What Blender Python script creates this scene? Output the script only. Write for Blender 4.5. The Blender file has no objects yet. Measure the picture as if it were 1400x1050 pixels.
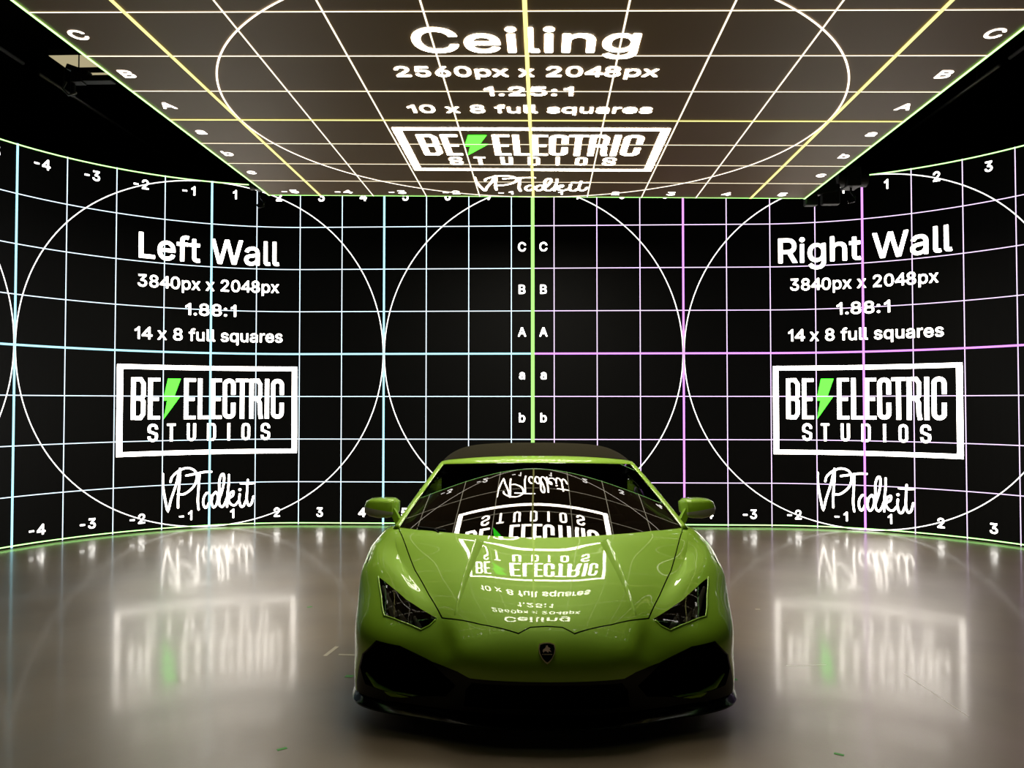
import bpy, bmesh, math, random, json
import numpy as np
from mathutils import Vector, Matrix
from mathutils.bvhtree import BVHTree
from mathutils.geometry import tessellate_polygon
random.seed(7)
SC = bpy.context.scene
COL = SC.collection
PI = math.pi
# ------------------------------------------------------------------ camera, world, exposure
SQ = 0.532                                   # one grid square of the screens, metres
CAM = (0.1294*SQ, 0.0, 2.857*SQ)
cd = bpy.data.cameras.new('camera'); cam = bpy.data.objects.new('camera', cd); COL.objects.link(cam)
cam.location = CAM
cam.rotation_euler = (math.radians(90)+0.0239, 0, 0.0333)
cd.sensor_width = 36.0; cd.lens = 1080.3/1400*36.0
cd.clip_start = 0.05; cd.clip_end = 200
SC.camera = cam
w = bpy.data.worlds.new('world'); SC.world = w; w.use_nodes = True
w.node_tree.nodes['Background'].inputs[0].default_value = (0.004, 0.004, 0.004, 1)
w.node_tree.nodes['Background'].inputs[1].default_value = 1.0
vs = SC.view_settings
vs.view_transform = 'Standard'; vs.look = 'None'; vs.gamma = 1.0; vs.use_curve_mapping = False
vs.exposure = 1.15
EW = 4.0      # brightness of the white picture elements on the screens
# ------------------------------------------------------------------ helpers
def link(name, me, parent=None):
    o = bpy.data.objects.new(name, me); COL.objects.link(o)
    if parent is not None: o.parent = parent
    return o
def mesh(name, verts, faces, mat, parent=None, smooth=False):
    me = bpy.data.meshes.new(name); me.from_pydata([tuple(v) for v in verts], [], [tuple(f) for f in faces])
    if mat is not None: me.materials.append(mat)
    if smooth: me.polygons.foreach_set('use_smooth', [True]*len(me.polygons))
    me.update()
    return link(name, me, parent)
def empty(name, loc=(0, 0, 0), parent=None):
    o = bpy.data.objects.new(name, None); COL.objects.link(o); o.location = loc; o.empty_display_size = .2
    if parent is not None: o.parent = parent
    return o
def tag(o, label=None, cat=None, group=None, kind=None):
    if label: o['label'] = label
    if cat: o['category'] = cat
    if group: o['group'] = group
    if kind: o['kind'] = kind
    return o
class MB:
    def __init__(s): s.v = []; s.f = []
    def add(s, vs_, fs_):
        n = len(s.v); s.v += [tuple(v) for v in vs_]; s.f += [tuple(i+n for i in f) for f in fs_]; return s
    def box(s, c, d, rot=None):
        x, y, z = d[0]/2, d[1]/2, d[2]/2
        p = [Vector((i*x, j*y, k*z)) for i in (-1, 1) for j in (-1, 1) for k in (-1, 1)]
        if rot is not None: p = [rot @ q for q in p]
        p = [q+Vector(c) for q in p]
        return s.add(p, [(0, 1, 3, 2), (4, 6, 7, 5), (0, 4, 5, 1), (2, 3, 7, 6), (0, 2, 6, 4), (1, 5, 7, 3)])
    def tube(s, pts, r, n=12, cap=True, rr=None):
        pts = [Vector(p) for p in pts]; base = len(s.v); ref = None
        for i, p in enumerate(pts):
            t = (pts[min(i+1, len(pts)-1)]-pts[max(i-1, 0)]).normalized()
            if ref is None:
                ref = Vector((0, 0, 1)) if abs(t.z) < .9 else Vector((1, 0, 0))
            u = (ref-t*ref.dot(t)).normalized(); v = t.cross(u); ref = u
            q = rr[i] if rr else r
            for k in range(n):
                a = 2*PI*k/n; s.v.append(tuple(p+u*(math.cos(a)*q)+v*(math.sin(a)*q)))
        for i in range(len(pts)-1):
            for k in range(n):
                a = base+i*n+k; b = base+i*n+(k+1) % n
                s.f.append((a, b, b+n, a+n))
        if cap:
            s.f.append(tuple(base+k for k in range(n))[::-1]); s.f.append(tuple(base+(len(pts)-1)*n+k for k in range(n)))
        return s
    def lathe(s, prof, n=48, axis='x', c=(0, 0, 0), closed=False):
        base = len(s.v); m = len(prof)
        for k in range(n):
            a = 2*PI*k/n
            for (h, r) in prof:
                s.v.append((c[0]+h, c[1]+r*math.cos(a), c[2]+r*math.sin(a)) if axis == 'x' else (c[0]+r*math.cos(a), c[1]+r*math.sin(a), c[2]+h))
        for k in range(n):
            for j in range(m if closed else m-1):
                a = base+k*m+j; b = base+k*m+(j+1) % m; c2 = base+((k+1) % n)*m+(j+1) % m; d = base+((k+1) % n)*m+j
                s.f.append((a, b, c2, d))
        return s
    def build(s, name, mat, parent=None, smooth=False, bevel=0):
        o = mesh(name, s.v, s.f, mat, parent, smooth)
        if bevel:
            m = o.modifiers.new('bevel', 'BEVEL'); m.width = bevel; m.segments = 2; m.limit_method = 'ANGLE'
        return o
def auto_smooth(o, ang=35):
    me = o.data; me.polygons.foreach_set('use_smooth', [True]*len(me.polygons))
    bm = bmesh.new(); bm.from_mesh(me)
    for e in bm.edges:
        if len(e.link_faces) == 2 and e.calc_face_angle(0) > math.radians(ang): e.smooth = False
    bmesh.ops.recalc_face_normals(bm, faces=bm.faces)
    bm.to_mesh(me); bm.free()
    return o
# ------------------------------------------------------------------ materials
def nmat(name):
    m = bpy.data.materials.new(name); m.use_nodes = True; nt = m.node_tree
    return m, nt, nt.nodes['Principled BSDF']
def pbr(name, col, rough=.5, metal=0., coat=0., crough=.03, cior=1.5, spec=.5, noise=None, bump=0., bscale=200.):
    m, nt, b = nmat(name)
    b.inputs['Base Color'].default_value = (*col, 1); b.inputs['Roughness'].default_value = rough
    b.inputs['Metallic'].default_value = metal; b.inputs['Coat Weight'].default_value = coat
    b.inputs['Coat Roughness'].default_value = crough; b.inputs['Coat IOR'].default_value = cior; b.inputs['Specular IOR Level'].default_value = spec
    tc = nt.nodes.new('ShaderNodeTexCoord')
    if noise:
        n = nt.nodes.new('ShaderNodeTexNoise'); n.inputs['Scale'].default_value = noise[0]; n.inputs['Detail'].default_value = 6
        nt.links.new(tc.outputs['Object'], n.inputs['Vector'])
        mx = nt.nodes.new('ShaderNodeMix'); mx.data_type = 'RGBA'
        mx.inputs[6].default_value = (*[c*(1-noise[1]) for c in col], 1); mx.inputs[7].default_value = (*[min(1, c*(1+noise[1])) for c in col], 1)
        nt.links.new(n.outputs['Fac'], mx.inputs[0]); nt.links.new(mx.outputs[2], b.inputs['Base Color'])
    if bump:
        n = nt.nodes.new('ShaderNodeTexNoise'); n.inputs['Scale'].default_value = bscale; n.inputs['Detail'].default_value = 3
        nt.links.new(tc.outputs['Object'], n.inputs['Vector'])
        bp = nt.nodes.new('ShaderNodeBump'); bp.inputs['Strength'].default_value = bump; bp.inputs['Distance'].default_value = .002
        nt.links.new(n.outputs['Fac'], bp.inputs['Height']); nt.links.new(bp.outputs[0], b.inputs['Normal'])
    return m
def emit(name, col, k):
    m, nt, b = nmat(name)
    b.inputs['Base Color'].default_value = (0, 0, 0, 1); b.inputs['Specular IOR Level'].default_value = 0
    b.inputs['Emission Color'].default_value = (*col, 1); b.inputs['Emission Strength'].default_value = k
    return m
def glassy(name, tint, ior=1.5, rough=0.0):
    """thin pane: fresnel reflection over a tinted see-through body"""
    m = bpy.data.materials.new(name); m.use_nodes = True; nt = m.node_tree; nt.nodes.clear()
    out = nt.nodes.new('ShaderNodeOutputMaterial'); mix = nt.nodes.new('ShaderNodeMixShader')
    tr = nt.nodes.new('ShaderNodeBsdfTransparent'); tr.inputs[0].default_value = (*tint, 1)
    gl = nt.nodes.new('ShaderNodeBsdfGlossy'); gl.inputs['Roughness'].default_value = rough; gl.inputs[0].default_value = (1, 1, 1, 1)
    fr = nt.nodes.new('ShaderNodeFresnel'); fr.inputs[0].default_value = ior
    nt.links.new(fr.outputs[0], mix.inputs[0]); nt.links.new(tr.outputs[0], mix.inputs[1]); nt.links.new(gl.outputs[0], mix.inputs[2])
    nt.links.new(mix.outputs[0], out.inputs[0])
    return m
M = {}
M['white'] = emit('screen_white', (1.0, .93, .84), EW)
M['white_c'] = emit('ceiling_screen_white', (1.0, .94, .80), EW*3.0)
M['number'] = emit('screen_number_white', (1.0, .96, .90), EW*.8)
M['circle'] = emit('screen_circle_white', (1.0, .97, .92), EW*.38)
M['circle_c'] = emit('ceiling_circle_white', (1.0, .93, .78), EW*.42)
M['bolt'] = emit('screen_green', (.045, 1.0, .022), 2.6)
M['green'] = emit('screen_edge_green', (.40, 1.0, .26), EW*.38)
M['seam'] = emit('screen_seam_green', (.42, 1.0, .22), EW*.16)
M['cyan'] = emit('screen_cyan', (.42, .86, 1.0), EW*.19)
M['cyan_thin'] = emit('screen_pale_blue', (.66, .84, .98), EW*.22)
M['purple'] = emit('screen_purple', (.72, .28, 1.0), EW*.20)
M['purple_thin'] = emit('screen_pale_purple', (.80, .60, .95), EW*.21)
M['yellow'] = emit('screen_yellow', (.95, .90, .30), EW*.17)
M['yellow_thin'] = emit('screen_pale_yellow', (.98, .90, .66), EW*.25)
M['led_black'] = pbr('led_tile_black', (.007, .007, .008), .5, spec=.15)
M['led_floor_glow'] = pbr('led_tile_floor_glow', (.23, .14, .065), .55, spec=.3)  # black tiles; the brown stands in for floor light reflected at a grazing angle
M['rig_black'] = pbr('rigging_black', (.012, .012, .012), .6)
M['pipe'] = pbr('rigging_pipe_steel', (.25, .25, .25), .35, metal=.6)
M['studio'] = pbr('studio_black_paint', (.012, .012, .012), .9, noise=(3, .3))
# ------------------------------------------------------------------ the floor
def floor_material():
    m, nt, b = nmat('polished_concrete'); N = nt.nodes.new; L = nt.links.new
    tc = N('ShaderNodeTexCoord')
    n1 = N('ShaderNodeTexNoise'); n1.inputs['Scale'].default_value = 1.3; n1.inputs['Detail'].default_value = 8; L(tc.outputs['Object'], n1.inputs['Vector'])
    r = N('ShaderNodeValToRGB'); r.color_ramp.elements[0].color = (.27, .20, .125, 1); r.color_ramp.elements[1].color = (.37, .28, .185, 1)
    r.color_ramp.elements[0].position = .3; r.color_ramp.elements[1].position = .7
    L(n1.outputs['Fac'], r.inputs[0])
    n4 = N('ShaderNodeTexNoise'); n4.inputs['Scale'].default_value = 260; n4.inputs['Detail'].default_value = 2; L(tc.outputs['Object'], n4.inputs['Vector'])
    mx = N('ShaderNodeMix'); mx.data_type = 'RGBA'; mx.blend_type = 'MULTIPLY'; mx.inputs[0].default_value = .35
    L(r.outputs[0], mx.inputs[6]); L(n4.outputs['Color'], mx.inputs[7]); L(mx.outputs[2], b.inputs['Base Color'])
    n2 = N('ShaderNodeTexNoise'); n2.inputs['Scale'].default_value = 4; n2.inputs['Detail'].default_value = 7; L(tc.outputs['Object'], n2.inputs['Vector'])
    mr = N('ShaderNodeMapRange'); mr.inputs[1].default_value = .3; mr.inputs[2].default_value = .7; mr.inputs[3].default_value = .08; mr.inputs[4].default_value = .13
    L(n2.outputs['Fac'], mr.inputs[0]); L(mr.outputs[0], b.inputs['Coat Roughness']); b.inputs['Roughness'].default_value = .36; b.inputs['Coat Weight'].default_value = .31; b.inputs['Coat IOR'].default_value = 1.33
    b.inputs['Specular IOR Level'].default_value = 1.0
    n3 = N('ShaderNodeTexNoise'); n3.inputs['Scale'].default_value = 22; n3.inputs['Detail'].default_value = 4; L(tc.outputs['Object'], n3.inputs['Vector'])
    bp = N('ShaderNodeBump'); bp.inputs['Strength'].default_value = .25; bp.inputs['Distance'].default_value = .0012
    L(n3.outputs['Fac'], bp.inputs['Height']); L(bp.outputs[0], b.inputs['Normal'])
    return m
FX, FY0, FY1, FH = 7.5, -3.5, 12.0, 6.5
o = MB().box((0, (FY0+FY1)/2, -.1), (2*FX, FY1-FY0, .2)).build('floor', floor_material()); tag(o, kind='structure')
for nm, c, d in (('ceiling', (0, (FY0+FY1)/2, FH+.1), (2*FX, FY1-FY0, .2)), ('wall_left', (-FX-.1, (FY0+FY1)/2, FH/2), (.2, FY1-FY0, FH)),
                 ('wall_right', (FX+.1, (FY0+FY1)/2, FH/2), (.2, FY1-FY0, FH)), ('wall_back', (0, FY1+.1, FH/2), (2*FX, .2, FH)),
                 ('wall_front', (0, FY0-.1, FH/2), (2*FX, .2, FH))):
    tag(MB().box(c, d).build(nm, M['studio']), kind='structure')
# ------------------------------------------------------------------ screen mapping: (a across, b up) in squares -> world
DW, BEND, RATE = 18.443, 5.3, math.radians(10.7)
def arc(q):
    """plan position and inward normal at q squares from the seam, right-hand side"""
    if q <= BEND: return q, DW, (0., -1.)
    R = 1/RATE; th = min((q-BEND)*RATE, PI/2); rest = max(0., (q-BEND)-(PI/2)/RATE)
    return BEND+R*math.sin(th), DW-R*(1-math.cos(th))-rest, (-math.sin(th), -math.cos(th))
def map_left(a, b, off):
    x, y, n = arc(7.5-a); return (-x*SQ-n[0]*off, y*SQ+n[1]*off, (4+b)*SQ+.004)
def map_right(a, b, off):
    x, y, n = arc(7.5+a); return (x*SQ+n[0]*off, y*SQ+n[1]*off, (4+b)*SQ+.004)
HC, YC, XC, CA = 6.6955, 14.6439, .0253, -.0053
def map_ceil(a, b, off):
    r = b+4
    return ((XC+a-CA*(YC-r-12))*SQ, (YC-r+CA*a)*SQ, (HC-.0165*a)*SQ-off)
def ribbon(mb, mp, p0, p1, wd, off, n=1):
    a0, b0 = p0; a1, b1 = p1; L = math.hypot(a1-a0, b1-b0); nx, ny = -(b1-b0)/L*wd/2, (a1-a0)/L*wd/2
    v = []
    for i in range(n+1):
        t = i/n; a = a0+(a1-a0)*t; b = b0+(b1-b0)*t
        v += [mp(a+nx, b+ny, off), mp(a-nx, b-ny, off)]
    mb.add(v, [(2*i, 2*i+1, 2*i+3, 2*i+2) for i in range(n)])
def polyline(mb, mp, pts, wd, off, closed=False, rnd=False):
    """stroke of constant width with mitred joints; pts in squares"""
    n = len(pts); P_ = [Vector(p) for p in pts]; v = []
    for i in range(n):
        if closed: a, c = P_[i-1], P_[(i+1) % n]
        else: a, c = P_[max(i-1, 0)], P_[min(i+1, n-1)]
        d1 = (P_[i]-a); d2 = (c-P_[i])
        if d1.length < 1e-9: d1 = d2
        if d2.length < 1e-9: d2 = d1
        d1 = d1.normalized(); d2 = d2.normalized(); n1 = Vector((-d1.y, d1.x)); n2 = Vector((-d2.y, d2.x))
        m_ = n1+n2
        if m_.length < .3: m_ = n1
        m_ = m_.normalized(); k = 1/max(.45, m_.dot(n1)); m_ = m_*(wd/2*k)
        v += [P_[i]+m_, P_[i]-m_]
    seg = n if closed else n-1
    mb.add([mp(p.x, p.y, off) for p in v], [(2*i, 2*i+1, (2*i+3) % (2*n), (2*i+2) % (2*n)) for i in range(seg)])
    if rnd:
        for p in (P_[0], P_[-1]):
            disc(mb, mp, (p.x, p.y), wd/2, off)
def disc(mb, mp, c, r, off, n=12):
    mb.add([mp(c[0]+r*math.cos(2*PI*k/n), c[1]+r*math.sin(2*PI*k/n), off) for k in range(n)], [tuple(range(n))])
def spline(pts, k=6):
    P_ = [np.array(p, float) for p in pts]; P_ = [2*P_[0]-P_[1]]+P_+[2*P_[-1]-P_[-2]]; out = []
    for i in range(1, len(P_)-2):
        a, b, c, d = P_[i-1:i+3]
        for j in range(k):
            t = j/k; out.append(tuple(.5*((2*b)+(c-a)*t+(2*a-5*b+4*c-d)*t*t+(3*b-a-3*c+d)*t**3)))
    out.append(tuple(P_[-2])); return out
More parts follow.
